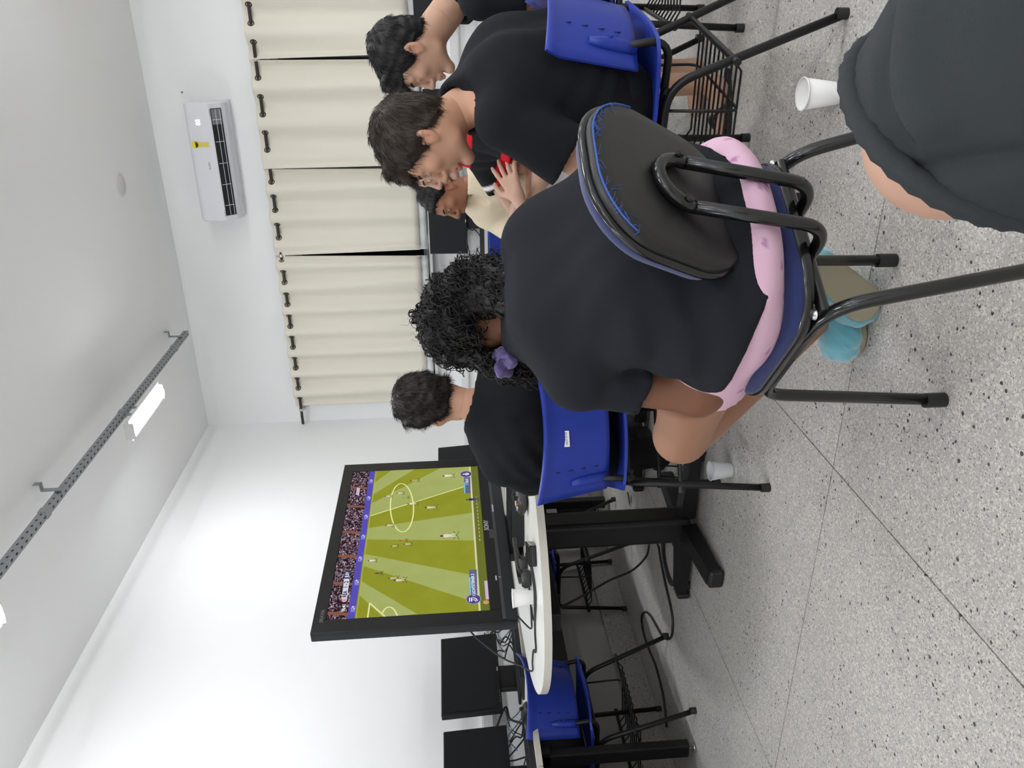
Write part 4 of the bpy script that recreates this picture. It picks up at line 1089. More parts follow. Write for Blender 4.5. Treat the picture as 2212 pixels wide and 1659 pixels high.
# ---------------------------------------------------------------- head
def head_frame(fwd, up=(0, 0, 1)):
    y = unit(fwd); z = np.array(up, float); z = unit(z-y*(z@y)); x = np.cross(y, z)
    return np.stack([x, y, z], 1)
def head_prims(c, Rm, s=1.0, face=True, nose=1.0, jaw=1.0):
    c = np.array(c, float)
    T = lambda x, y, z: c+Rm@(np.array([x, y, z])*s)
    o = [EL(T(0, -0.014, 0.034), np.array([0.076, 0.098, 0.088])*s, Rm, 0.01),
         EL(T(0, 0.030, -0.030), np.array([0.062, 0.064, 0.082])*s, Rm, 0.03*s),
         EL(T(0, 0.045, 0.040), np.array([0.060, 0.046, 0.045])*s, Rm, 0.02*s)]
    for sx in (-1, 1):
        o += [RC(T(sx*0.056, -0.008, -0.045), T(sx*0.048*jaw, 0.012, -0.082), 0.018*s, 0.016*s, 0.03*s),
              RC(T(sx*0.048*jaw, 0.012, -0.082), T(sx*0.012, 0.072, -0.106), 0.015*s, 0.014*s, 0.02*s)]
    o.append(EL(T(0, 0.079, -0.103), np.array([0.020, 0.017, 0.016])*s, Rm, 0.015*s))
    if face:
        for sx in (-1, 1):
            o += [EL(T(sx*0.046, 0.060, -0.012), np.array([0.022, 0.020, 0.020])*s, Rm, 0.02*s),
                  RC(T(sx*0.014, 0.090, 0.030), T(sx*0.046, 0.076, 0.030), 0.0085*s, 0.007*s, 0.014*s),
                  EL(T(sx*0.033, 0.106, 0.010), np.array([0.018, 0.020, 0.014])*s, Rm, 0.012*s, 's'),
                  EL(T(sx*0.032, 0.078, 0.009), np.array([0.0155, 0.0145, 0.0125])*s, Rm, 0.005*s)]
        o += [RC(T(0, 0.090, 0.022), T(0, 0.115*nose, -0.026), 0.0075*s, 0.0115*s, 0.012*s),
              EL(T(0, 0.113*nose, -0.030), np.array([0.012, 0.012, 0.010])*s, Rm, 0.006*s),
              RC(T(0, 0.098, -0.040), T(0, 0.092, -0.060), 0.009*s, 0.009*s, 0.010*s)]
        for sx in (-1, 1):
            o += [EL(T(sx*0.0135, 0.100, -0.034), np.array([0.0085, 0.012, 0.008])*s, Rm, 0.006*s),
                  EL(T(sx*0.0085, 0.106, -0.0435), np.array([0.004, 0.006, 0.004])*s, Rm, 0.003*s, 's'),
                  RC(T(sx*0.000, 0.1015, -0.0625), T(sx*0.021, 0.086, -0.0655), 0.0068*s, 0.0038*s, 0.004*s),
                  RC(T(sx*0.000, 0.0985, -0.0765), T(sx*0.019, 0.086, -0.0720), 0.0075*s, 0.0042*s, 0.004*s)]
        o.append(RC(T(-0.024, 0.094, -0.0692), T(0.024, 0.094, -0.0692), 0.0022*s, 0.0022*s, 0.003*s, 's'))
    # ears
    for sx in (-1, 1):
        Re = Rm@np.array(Matrix.Rotation(0.22, 3, 'X'))@np.array(Matrix.Rotation(sx*0.26, 3, 'Z'))
        o += [EL(T(sx*0.0780, -0.012, -0.008), np.array([0.0105, 0.0215, 0.035])*s, Re, 0.003*s),
              EL(T(sx*0.0885, -0.007, -0.005), np.array([0.0085, 0.0130, 0.024])*s, Re, 0.003*s, 's'),
              EL(T(sx*0.0750, -0.002, -0.037), np.array([0.007, 0.009, 0.010])*s, Re, 0.005*s)]
    return o
def rgb(c): return np.array(srgb(*c)[:3])
def skin_color(tone, V, c=None, Rm=None, s=1.0, lips=(150, 88, 78)):
    C = np.tile(rgb(tone), (len(V), 1))
    n = wrinkle(V.astype(f32), 5, 0.5, (6, 6, 6)); C *= (1+0.035*n)[:, None]
    if c is not None:
        q = ((V-np.array(c))@Rm)/s
        lip = np.exp(-((q[:, 0]/0.022)**4+((q[:, 2]+0.0695)/0.011)**4))*(q[:, 1] > 0.08)
        C = C*(1-0.55*lip[:, None])+rgb(lips)*0.55*lip[:, None]
        ear = np.exp(-(((np.abs(q[:, 0])-0.083)/0.014)**2+((q[:, 1]+0.014)/0.025)**2+((q[:, 2]+0.01)/0.035)**2))
        ck = np.exp(-(((np.abs(q[:, 0])-0.045)/0.03)**2+((q[:, 1]-0.07)/0.03)**2+((q[:, 2]+0.02)/0.03)**2))
        red = np.clip(0.45*ear+0.25*ck, 0, 1)[:, None]; C = C*(1-red)+C*np.array([1.12, 0.82, 0.78])*red
    return np.clip(C, 0, 1)
M_skin = vcol_mat('skin', 0.52, sss=0.05, spec=0.35, bump=(900, 0.06))
def hand_prims(w, d, n, side, s=1.0, curl=0.5, spread=0.16):
    """w wrist, d towards the fingers, n out of the back of the hand, side = direction of the thumb"""
    d = unit(d); n = np.array(n, float); n = unit(n-d*(n@d)); t = np.array(side, float); t = unit(t-d*(t@d)-n*(t@n)); w = np.array(w, float)
    o = [RC(w-d*0.02, w+d*0.02, 0.026*s, 0.026*s, 0.02)]
    for lat, ln in ((0.028, 0.0), (0.010, 0.0), (-0.009, 0.0), (-0.027, 0.0)):
        o.append(RC(w+d*0.012*s+t*lat*0.55*s, w+d*0.085*s+t*lat*s, 0.014*s, 0.0115*s, 0.012*s))
    for lat, ln, sp in ((0.030, 0.068, 1.2), (0.010, 0.078, 0.35), (-0.010, 0.072, -0.4), (-0.029, 0.056, -1.2)):
        b = w+d*0.088*s+t*lat*s; dd = unit(d+t*sp*spread); a1 = curl*0.6; p1 = b+(dd*math.cos(a1)-n*math.sin(a1))*ln*0.5*s
        a2 = curl*1.5; p2 = p1+(dd*math.cos(a2)-n*math.sin(a2))*ln*0.32*s; a3 = curl*2.1; p3 = p2+(dd*math.cos(a3)-n*math.sin(a3))*ln*0.24*s
        o += [RC(b-d*0.01*s, p1, 0.0098*s, 0.0090*s, 0.005*s), RC(p1, p2, 0.0090*s, 0.0082*s, 0.004*s), RC(p2, p3, 0.0082*s, 0.0070*s, 0.004*s)]
    b = w+d*0.028*s+t*0.028*s; p1 = b+unit(d*0.6+t*0.9-n*0.3)*0.040*s; p2 = p1+unit(d*0.9+t*0.45-n*0.35)*0.032*s; p3 = p2+unit(d+t*0.15-n*0.4)*0.022*s
    o += [RC(b, p1, 0.0145*s, 0.0115*s, 0.012*s), RC(p1, p2, 0.0112*s, 0.0098*s, 0.005*s), RC(p2, p3, 0.0098*s, 0.0080*s, 0.004*s)]
    return o
def torso_prims(sp, lat, wid, rad, k=0.05):
    o = []
    for sx in (-1, 1):
        pts = [np.array(p, float)+np.array(lt, float)*sx*w for p, lt, w in zip(sp, lat, wid)]
        for i in range(len(pts)-1): o.append(RC(pts[i], pts[i+1], rad[i], rad[i+1], k))
    return o

# ---------------------------------------------------------------- hair
def hair_strands(name, V, N, c, Rm, n, mat_, parent, length=(0.02, 0.04), lift=0.35, flow=None, r0=0.0011, seed=0, curl=0.0, sel=None, seg=4):
    r = np.random.RandomState(seed); idx = np.arange(len(V)) if sel is None else np.nonzero(sel)[0]
    idx = r.choice(idx, n); vs = []; fs = []
    for t_, i in enumerate(idx):
        p = V[i]+r.normal(0, 0.002, 3); nn = N[i]; q = (p-c)@Rm
        g = unit(Rm@flow(q))+r.normal(0, 0.22, 3); g = g-nn*(g@nn); g = unit(g+1e-6)
        L = r.uniform(*length); pts = []; d = unit(g+nn*lift*r.uniform(0.4, 1.3)); x = p-nn*0.003
        sd = np.cross(g, nn)
        for k in range(seg+1):
            pts.append(x.copy()); 
            ph = k*2.2+r.uniform(0, 1)
            x = x+d*L/seg+(sd*math.sin(ph)+nn*math.cos(ph)*0.5)*curl
            d = unit(d+(-nn*0.32*lift+g*0.12)+r.normal(0, 0.06, 3))
        a = unit(np.cross(d, nn)+1e-6); b = np.cross(d, a); base = len(vs)
        for k, pp in enumerate(pts):
            rr_ = r0*(1-0.8*k/seg)
            for m_ in range(3): vs.append(pp+(a*math.cos(2.094*m_)+b*math.sin(2.094*m_))*rr_)
        for k in range(seg):
            for m_ in range(3): fs.append((base+k*3+m_, base+k*3+(m_+1) % 3, base+k*3+3+(m_+1) % 3, base+k*3+3+m_))
    return np.array(vs), np.array(fs)
def vnormals(V, F):
    n = np.cross(V[F[:, 2]]-V[F[:, 0]], V[F[:, 3]]-V[F[:, 1]]); N = np.zeros_like(V)
    for k in range(4): np.add.at(N, F[:, k], n)
    return N/np.maximum(np.linalg.norm(N, axis=1), 1e-9)[:, None]
def hair_mat(name, c):
    return mat(name, srgb(*c), 0.5, spec=0.28, bump=(260, 0.4, 2))
def short_hair(parent, c, Rm, s, tone, line, thick=(0.010, 0.016), n=1500, dense=1.7, seed=0, length=(0.022, 0.04), flow=None, lump=0.003, fringe=None, h=0.0055, curl=0.0):
    """line: (y, z) pairs of the lower hair edge from nape to forehead in head coordinates"""
    c = np.array(c, float); ly = np.array([p[0] for p in line]); lz = np.array([p[1] for p in line])
    T = lambda x, y, z: c+Rm@(np.array([x, y, z])*s)
    pr = [EL(T(0, -0.014, 0.036), (np.array([0.077, 0.100, 0.090])+thick[0])*s, Rm, 0.01), EL(T(0, -0.03, 0.055), (np.array([0.068, 0.080, 0.072])+thick[1])*s, Rm, 0.02),
          EL(T(0, -0.045, -0.02), (np.array([0.062, 0.062, 0.062])+thick[0]*0.6)*s, Rm, 0.03)]
    if fringe: pr += [RC(T(*a), T(*b), ra*s, rb*s, 0.015) for a, b, ra, rb in fringe]
    def mod(P):
        q = ((P-A3(c))@Rm.astype(f32))/s
        return wrinkle(P, seed+3, lump, (34, 34, 34))
    cF = [np.array(c)]
    def fn(P):
        q = ((P-A3(c))@Rm.astype(f32))/s
        d = field(pr, P)+wrinkle(P, seed+3, lump, (34, 34, 34))
        cut = (np.interp(q[:, 1], ly, lz)-q[:, 2])*s*0.9
        if fringe:
            fr = np.min([RC(T(*a), T(*b), ra*s*1.05, rb*s*1.05).d(P) for a, b, ra, rb in fringe], 0)
            cut = np.minimum(cut, fr)
        cut = cut+wrinkle(P, seed+9, 0.0025, (60, 60, 60))
        return np.maximum(d, cut).astype(f32)
    lo, hi = bounds(pr); V, F = polygonize(fn, lo, hi, h); V = relax(V, F, 1); N = vnormals(V, F)
    q = ((V-c)@Rm)/s
    ins = field([EL(T(0, -0.014, 0.034), np.array([0.074, 0.095, 0.085])*s, Rm)], V.astype(f32)) > 0
    flow = flow or (lambda q: np.array([q[0]*1.2, (q[1]+0.04)*1.0, -0.06-0.4*max(0, 0.12-q[2])]))
    v2, f2 = hair_strands('h', V, N, c, Rm, int(n*dense), None, parent, length, 0.17, flow, 0.0010*s, seed, curl, ins)
    V2 = np.concatenate([V, v2]); F2 = np.concatenate([F, f2+len(V)])
    return np_obj('hair', V2, F2, hair_mat('hair_%d_%d_%d' % tone, tone), parent)

def eyes_brows(parent, c, Rm, s, brow_tone, look=(0, 1, -0.15), lid=0.35):
    c = np.array(c, float); T = lambda x, y, z: Vector(c+Rm@(np.array([x, y, z])*s))
    Me = mat('eye_white', srgb(206, 198, 190), 0.15); Mi = mat('iris_dark', srgb(38, 24, 18), 0.1); Mb = mat('brow_%d_%d_%d' % brow_tone, srgb(*brow_tone), 0.8)
    for sx in (-1, 1):
        b = MB(); cx = T(sx*0.032, 0.0800, 0.0085); n_ = 10
        vs = []; fs = []
        for i in range(7):
            for k in range(n_):
                a = math.pi*i/6; p = 2*math.pi*k/n_
                vs.append(cx+Vector(Rm@(np.array([0.0118*math.sin(a)*math.cos(p), 0.0142*math.cos(a), 0.0058*math.sin(a)*math.sin(p)])*s)))
        fs = [(i*n_+k, i*n_+(k+1) % n_, (i+1)*n_+(k+1) % n_, (i+1)*n_+k) for i in range(6) for k in range(n_)]
        b.add(vs, fs, True); eo = b.build('eye', Me, parent)
        ib = MB(); ic = cx+Vector(Rm@(np.array([look[0]*0.004, 0.0128, -0.0008])*s))
        vs = [ic+Vector(Rm@(np.array([0.0052*math.cos(a), 0.0012-0.0004, min(0.0052*math.sin(a), 0.0038)])*s)) for a in [2*math.pi*i/14 for i in range(14)]]
        ib.add(vs, [tuple(reversed(range(14)))]); ib.build('iris', Mi, eo)
        # upper lid line with lashes, then eyebrow
        MB().tube([T(sx*(0.0195+0.0065*i), 0.0915-0.0028*i*i*0.35, 0.0138-0.0008*(i-1.8)**2) for i in range(5)], 0.0013*s, 5).build('eyelash', Mb, eo)
        MB().tube([T(sx*0.012, 0.0975, 0.0300), T(sx*0.024, 0.0955, 0.0355), T(sx*0.038, 0.0880, 0.0370), T(sx*0.050, 0.0775, 0.0320)], [0.0028*s, 0.0040*s, 0.0036*s, 0.0014*s], 6).build('eyebrow', Mb, parent)

# ---------------------------------------------------------------- assembling a person
class Timer: pass
def lerp(a, b, t): return np.array(a, float)*(1-t)+np.array(b, float)*t
def reparent_base(t, base):
    t.location = base
    inv = Matrix.Translation(-Vector(base))
    for c in t.children: c.matrix_parent_inverse = inv
def join_np(parts):
    V = []; F = []; C = []; o = 0
    for v, f, c in parts: V.append(v); F.append(f+o); C.append(c); o += len(v)
    return np.concatenate(V), np.concatenate(F), np.concatenate(C)
def cloth(name, color, rough=0.9, sheen=0.0):
    return mat(name, srgb(*color), rough, spec=0.2, bump=(650, 0.22, 2), sheen=sheen)
def limb_cut(P, a, b, frac, r1, r2, rin, k_open=0.045):
    """tapered sleeve from a towards b, cut square at frac and hollow at the opening"""
    a, b = np.array(a, float), np.array(b, float); L = np.linalg.norm(b-a); u = (b-a)/L; e = a+u*L*frac
    d = RC(a, a+u*L*(frac+0.12), r1, r2).d(P); s = (P-A3(e))@A3(u)
    d = np.maximum(d, s)
    if k_open <= 0: return d
    return np.maximum(d, -RC(e-u*k_open, e+u*0.05, rin, rin+0.004).d(P))
def person(label, tone, spine, lat, wid, rad, head_c, head_fwd, head_up=(0, 0, 1), hs=1.0, arms=(), legs=(), shirt=None, bottoms=None,
           arm_r=(0.046, 0.039, 0.027), leg_r=(0.082, 0.056, 0.036), base=None, face=True, hands=(), feet=(), nose=1.0, jaw=1.0, neck_r=0.054, h_body=0.010, h_head=0.005, ears=True, neck_k=0.03, extra=(), tan_shade=()):
    t = thing('person', label, 'person', (0, 0, 0))
    Rm = head_frame(head_fwd, head_up); hc = np.array(head_c, float)
    tor = torso_prims(spine, lat, wid, rad)
    c7 = np.array(spine[-1], float); skull = hc+Rm@np.array([0, -0.028, -0.055])*hs
    neck = [RC(lerp(c7, skull, 0.22), skull, neck_r*1.02, neck_r, neck_k)]
    body = [RC(p.a, p.b, p.r1-0.006, (p.r2-0.022 if i_ % (len(spine)-1) == len(spine)-2 else p.r2-0.006), p.k) for i_, p in enumerate(tor)] + neck + list(extra)
    for sh, el, wr in arms:
        body += [RC(c7*0.35+np.array(sh)*0.65, sh, 0.042, arm_r[0]*1.02, 0.03), RC(sh, el, arm_r[0], arm_r[1], 0.03), RC(el, wr, arm_r[1], arm_r[2], 0.015),
                 RC(lerp(el, wr, 0.05), lerp(el, wr, 0.45), arm_r[1]*0.98, arm_r[1]*0.9, 0.02)]
    for hp, kn, an in legs:
        body += [RC(hp, kn, leg_r[0], leg_r[1], 0.04), RC(kn, an, leg_r[1]*0.95, leg_r[2], 0.02), RC(lerp(kn, an, 0.15), lerp(kn, an, 0.5), leg_r[1]*0.85, leg_r[1]*0.78, 0.03)]
    body += list(feet)
    for hsp in hands:
        if not hsp.get('fine'): body += hand_prims(*hsp['a'])
    nd = unit(skull-c7); npt = lerp(c7, skull, 0.50)
    parts = []
    V, F = implicit('body', body, h_body, None, t, clips=[(npt+nd*0.012, nd)]); parts.append((V, F, skin_color(tone, V)))
    hp_ = head_prims(hc, Rm, hs, face, nose, jaw)+neck
    lo, hi = bounds(head_prims(hc, Rm, hs, face)); lo = np.minimum(lo, npt-0.09); hi = np.maximum(hi, npt+0.09)
    V, F = implicit('head', hp_, h_head, None, t, clips=[(npt-nd*0.014, -nd)], box=(lo, hi)); parts.append((V, F, skin_color(tone, V, hc, Rm, hs)))
    for hsp in hands:
        if hsp.get('fine'):
            V, F = implicit('hand', hand_prims(*hsp['a']), 0.0042, None, t); parts.append((V, F, skin_color(tone, V)))
    V, F, C = join_np(parts)
    for a, b, r_, tn in tan_shade:  # darker skin zones: deeper tone with shade painted in
        w = np.clip((r_-RC(a, b, 0, 0).d(V.astype(f32)))/0.02, 0, 1)[:, None]; C = C*(1-w)+rgb(tn)*w
    np_obj('body', V, F, M_skin, t, C)
    if shirt:
        inf = shirt.get('inf', 0.012); sl = shirt.get('sleeve', 0.62); seed = shirt.get('seed', 1); amp = shirt.get('amp', 0.0035)
        tp = [RC(p.a, p.b, p.r1+inf, p.r2+inf, p.k) for p in tor]
        for sh, el, wr in arms: tp.append(RC(c7*0.45+np.array(sh)*0.55, sh, 0.058, arm_r[0]*1.1+inf, 0.05))
        tp += shirt.get('extra', [])
        hem = [(A3(p), A3(unit(n_))) for p, n_ in shirt['hem']]
        col_c = c7+nd*shirt.get('collar', 0.012); ndf = A3(nd)
        if 'vneck' in shirt: vn = shirt['vneck']
        sr = shirt.get('sr', (0.066, 0.070)); folds = shirt.get('folds', ())
        def fn(P):
            d = field(tp, P)
            for sh, el, wr in arms:
                d = smin(d, limb_cut(P, sh, el, sl, sr[0], sr[1], sr[1]-0.020), shirt.get('sk', 0.022))
            d = d+wrinkle(P, seed, amp, shirt.get('freq', (7, 7, 4)))
            for a, b, wd, dp in folds:      # long soft folds
                q = RC(a, b, 0.0, 0.0).d(P); d = d-dp*np.exp(-(q/wd)**2)
            for dv, fq, am, cc, rr0 in shirt.get('drape', ()):
                ph_ = P@A3(dv); d = d+am*np.exp(-(((P-A3(cc))**2).sum(1)/rr0**2))*np.sin(fq*ph_+2.2*np.sin(P@A3((9.0, 7.0, -8.0))))
            for p, n_ in hem: d = np.maximum(d, (P-p)@n_)
            # neck opening: cut away everything above the collar plane near the neck, leaving a rib
            s = (P-A3(col_c))@ndf; rr_ = np.sqrt(np.maximum(((P-A3(col_c))**2).sum(1)-s*s, 0))
            d = np.maximum(d, -np.maximum(np.maximum(rr_-(neck_r*1.02+0.005), -s-0.006), s-0.2))
            d = np.maximum(d, np.where(rr_ < neck_r+0.085, s-0.016-0.25*np.maximum(rr_-neck_r-0.02, 0), -1))
            if 'vneck' in shirt:
                d = np.maximum(d, -EL(vn[0], vn[1], vn[2] if len(vn) > 2 else None).d(P))
            return d.astype(f32)
        lo, hi = bounds(tp+[RC(sh, lerp(sh, el, sl+0.1), 0.09, 0.09) for sh, el, wr in arms])
        V, F = polygonize(fn, lo, hi, shirt.get('h', 0.009)); V = relax(V, F, 1)
        if 'paint' in shirt:
            np_obj('shirt', V, F, vcol_mat('cloth_print_'+shirt['name'], 0.85, spec=0.2, bump=(650, 0.2)), t, shirt['paint'](V))
        else: np_obj('shirt', V, F, shirt['mat'], t)
    if bottoms:
        inf = bottoms.get('inf', 0.012); fr = bottoms.get('frac', 0.6); seed = bottoms.get('seed', 2)
        pp = [RC(p.a, lerp(p.a, p.b, 0.45), p.r1+inf, p.r1+inf, p.k) for p in tor[:1]+tor[len(tor)//2:len(tor)//2+1]] + bottoms.get('extra', [])
        hr = bottoms.get('r', (leg_r[0]+0.016, leg_r[1]+0.03))
        def fn(P):
            d = field(pp, P)
            for hp, kn, an in legs:
                if fr > 1:
                    d = smin(d, RC(hp, kn, leg_r[0]+0.014, leg_r[1]+0.014).d(P), 0.04); d = smin(d, limb_cut(P, kn, an, fr-1, leg_r[1]+0.014, leg_r[2]+0.026, leg_r[2]+0.012), 0.02)
                else: d = smin(d, limb_cut(P, hp, kn, fr, hr[0], hr[1], 0, 0), 0.04)
            d = d+wrinkle(P, seed, bottoms.get('amp', 0.003), (8, 8, 6))
            for p, n_ in bottoms.get('clip', ()): d = np.maximum(d, (P-A3(p))@A3(unit(n_)))
            return d.astype(f32)
        ex = []
        for hp, kn, an in legs: ex += [RC(hp, kn, 0.13, 0.12)]+([RC(kn, an, 0.1, 0.1)] if fr > 1 else [])
        lo, hi = bounds(pp+ex); V, F = polygonize(fn, lo, hi, bottoms.get('h', 0.010)); V = relax(V, F, 1)
        if 'paint' in bottoms: np_obj('shorts', V, F, vcol_mat('cloth_print_'+bottoms['name'], 0.85, spec=0.2, bump=(650, 0.2)), t, bottoms['paint'](V))
        else: np_obj('trousers' if fr > 1 else 'shorts', V, F, bottoms['mat'], t)
    t['_hc'] = 0
    del t['_hc']
    return t, hc, Rm
def L3(f): f = unit((f[0], f[1], 0)); return np.array([-f[1], f[0], 0.0])     # left of a heading

M_tee_blk = cloth('black_tee', (24, 26, 30)); M_tee_blk2 = cloth('black_tee_b', (22, 24, 27)); M_tee_navy = cloth('washed_black_tee', (28, 30, 36))
M_short_blk = cloth('black_shorts', (20, 20, 22)); M_cream = cloth('cream_tee', (226, 212, 186)); M_grey = cloth('grey_knit_shorts', (50, 54, 56))

# ================================================================== A: woman with curly hair, nearest the camera
fA = unit((-0.79, 0.61, 0)); lA = L3(fA)
shL, elL, wrL = (-0.662, 1.440, 0.762), (-0.690, 1.392, 0.535), (-0.79, 1.68, 0.565)
shR, elR, wrR = (-0.525, 1.715, 0.762), (-0.56, 1.92, 0.57), (-0.78, 1.82, 0.60)
hipL, knL, anL = (-0.535, 1.375, 0.515), (-0.905, 1.605, 0.492), (-0.700, 1.79, 0.125)
hipR, knR, anR = (-0.385, 1.54, 0.515), (-0.76, 1.80, 0.51), (-0.57, 1.79, 0.20)
pink = rgb((214, 176, 196)); star = rgb((176, 132, 166))
def pink_paint(V):
    C = np.tile(pink, (len(V), 1)); r = np.random.RandomState(3)
    for i in r.choice(len(V), 150):
        m = np.linalg.norm(V-V[i], axis=1) < 0.0062
        C[m] = star
    return C
pA, hcA, RmA = person('curly-haired woman in a black tee and pink shorts, back to the camera', (152, 110, 86),
    [(-0.428, 1.425, 0.545), (-0.412, 1.445, 0.655), (-0.495, 1.530, 0.775), (-0.605, 1.615, 0.846)], [lA]*4, [0.105, 0.078, 0.062, 0.02], [0.110, 0.110, 0.104, 0.052],
    (-0.640, 1.705, 0.958), (-0.86, 0.50, -0.12), hs=0.93, arms=((shL, elL, wrL), (shR, elR, wrR)), legs=((hipL, knL, anL), (hipR, knR, anR)),
    shirt=dict(mat=M_tee_navy, hem=[((-0.40, 1.37, 0.468), tuple(-lA*0.48-np.array((0, 0, 1)))), ((-0.515, 1.34, 0.470), tuple(lA*0.50-np.array((0, 0, 1))))], drape=[(tuple(np.array((0, 0, 0.85))+lA*0.5), 125, 0.0070, (-0.53, 1.30, 0.585), 0.14), (tuple(np.array((0, 0, 0.7))-lA*0.6), 90, 0.0055, (-0.47, 1.38, 0.66), 0.14)], sleeve=0.55, sr=(0.062, 0.066), sk=0.006, seed=4, amp=0.0040, freq=(6, 6, 3), inf=0.022, h=0.0085, collar=0.004,
               extra=[RC(np.array((-0.428, 1.425, 0.51))+lA*0.135, np.array((-0.41, 1.44, 0.60))+lA*0.10, 0.105, 0.11, 0.05), RC(np.array((-0.42, 1.43, 0.51))-lA*0.13, np.array((-0.41, 1.44, 0.60))-lA*0.10, 0.105, 0.11, 0.05), EL((-0.442, 1.43, 0.522), (0.234, 0.206, 0.112), np.stack([lA, fA, (0, 0, 1)], 1), 0.05)],
               folds=[((-0.50, 1.29, 0.53), (-0.58, 1.40, 0.66), 0.009, 0.012), ((-0.45, 1.27, 0.53), (-0.56, 1.38, 0.70), 0.009, 0.012), ((-0.55, 1.33, 0.56), (-0.60, 1.44, 0.70), 0.010, 0.012), ((-0.40, 1.28, 0.51), (-0.52, 1.32, 0.60), 0.009, 0.011), ((-0.36, 1.33, 0.60), (-0.52, 1.36, 0.66), 0.012, 0.010)]),
    bottoms=dict(name='pink', paint=pink_paint, frac=0.40, r=(0.100, 0.095), seed=6, inf=0.016, amp=0.0018, h=0.0075,
                 extra=[EL(np.array((-0.425, 1.43, 0.502)), (0.236, 0.203, 0.078), np.stack([lA, fA, (0, 0, 1)], 1), 0.03)]),
    arm_r=(0.048, 0.042, 0.028), leg_r=(0.090, 0.062, 0.040), base=None, face=True, neck_r=0.050, tan_shade=((shL, elL, 0.07, (116, 76, 54)), (elL, wrL, 0.065, (116, 76, 54)), (shR, elR, 0.07, (116, 76, 54)), ((-0.585, 1.605, 0.860), (-0.64, 1.705, 0.99), 0.13, (120, 80, 58))),  # arms: browner skin and their shade in one colour
    hands=({'a': (wrL, (-0.6, 0.8, -0.1), (-0.3, -0.2, 1), (0.8, 0.6, 0), 0.95, 0.7)}, {'a': (wrR, (-0.9, -0.2, -0.1), (0, 0, 1), (-0.2, -1, 0), 0.95, 0.7)}))
# curly hair: a soft mass with many coiled locks over it
def curly():
    c, Rm = hcA, RmA; T = lambda x, y, z: c+Rm@np.array([x, y, z])
    W = lambda p: np.array(p, float)
    prm = [EL(T(0, -0.015, 0.040), (0.088, 0.108, 0.097), Rm, 0.02), EL(T(0.02, -0.065, -0.005), (0.075, 0.065, 0.075), Rm, 0.04),
           RC(T(0.060, -0.075, -0.02), (-0.498, 1.575, 0.886), 0.042, 0.024, 0.03), RC(T(0.010, -0.095, -0.02), (-0.545, 1.545, 0.897), 0.038, 0.022, 0.03),
           RC(T(0.075, -0.02, -0.02), (-0.53, 1.70, 0.88), 0.038, 0.022, 0.03),
           RC(T(-0.085, 0.01, -0.01), (-0.715, 1.615, 0.895), 0.032, 0.024, 0.03), RC((-0.715, 1.615, 0.895), (-0.735, 1.625, 0.858), 0.022, 0.012, 0.02),
           RC((-0.600, 1.500, 0.918), (-0.640, 1.640, 0.925), 0.046, 0.050, 0.010, 's')]
    def fn(P): return (field(prm, P)+wrinkle(P, 21, 0.006, (40, 40, 40))).astype(f32)
    lo, hi = bounds(prm); V, F = polygonize(fn, lo, hi, 0.0065); V = relax(V, F, 1); N = vnormals(V, F)
    r = np.random.RandomState(11); q = (V-c)@Rm; ok = np.nonzero((q[:, 1] < 0.10))[0]
    vs = []; fs = []
    def coil(p, g, n_, L, R0, turns, rad, seg):
        g = unit(g); a = unit(np.cross(g, n_)+1e-6); b = np.cross(g, a); base = len(vs); ph = r.uniform(0, 6.28)
        pts = [p+g*L*k/seg+(a*math.cos(ph+2*math.pi*turns*k/seg)+b*math.sin(ph+2*math.pi*turns*k/seg))*R0*(0.6+0.4*k/seg) - n_*0.006*(k/seg)**2 for k in range(seg+1)]
        for k, pp in enumerate(pts):
            tt = unit(pts[min(k+1, seg)]-pts[max(k-1, 0)]); x = unit(np.cross(tt, n_)+1e-6); y = np.cross(tt, x); rr_ = rad*(1-0.5*k/seg)
            for m_ in range(4): vs.append(pp+(x*math.cos(1.5708*m_)+y*math.sin(1.5708*m_))*rr_)
        for k in range(seg):
            for m_ in range(4): fs.append((base+k*4+m_, base+k*4+(m_+1) % 4, base+k*4+4+(m_+1) % 4, base+k*4+4+m_))
    for i in r.choice(ok, 1900):
        p = V[i]; n_ = N[i]; g = np.array([0, 0, -1.0])+r.normal(0, 0.38, 3)+Rm@np.array([0, -0.35, 0]); g = g-n_*(g@n_)*0.8
        coil(p+n_*0.002, g, n_, r.uniform(0.03, 0.06), r.uniform(0.005, 0.012), r.uniform(0.9, 2.0), r.uniform(0.0010, 0.0026), 12)
    for i in r.choice(ok, 320):      # flyaways
        p = V[i]; n_ = N[i]; g = n_*0.9+r.normal(0, 0.6, 3)
        coil(p, g, unit(np.cross(g, [0.3, 0.5, 0.8])), r.uniform(0.012, 0.03), r.uniform(0.003, 0.007), r.uniform(0.6, 1.4), 0.0004, 8)
    V2 = np.concatenate([V, np.array(vs)]); F2 = np.concatenate([F, np.array(fs)+len(V)])
    np_obj('hair', V2, F2, hair_mat('hair_black_curls', (22, 19, 18)), pA)
curly()
# purple scrunchie under the left locks
scr = [EL((-0.690+0.02*math.cos(a), 1.585+0.02*math.sin(a), 0.905+0.012*math.sin(2*a)), (0.016, 0.016, 0.014), None, 0.01) for a in [i*1.05 for i in range(6)]]
V, F = polygonize(lambda P: (field(scr, P)+wrinkle(P, 31, 0.0028, (60, 60, 60))).astype(f32), *bounds(scr), 0.004)
np_obj('scrunchie', V, F, mat('purple_satin', srgb(74, 62, 112), 0.35, sheen=0.3), pA)
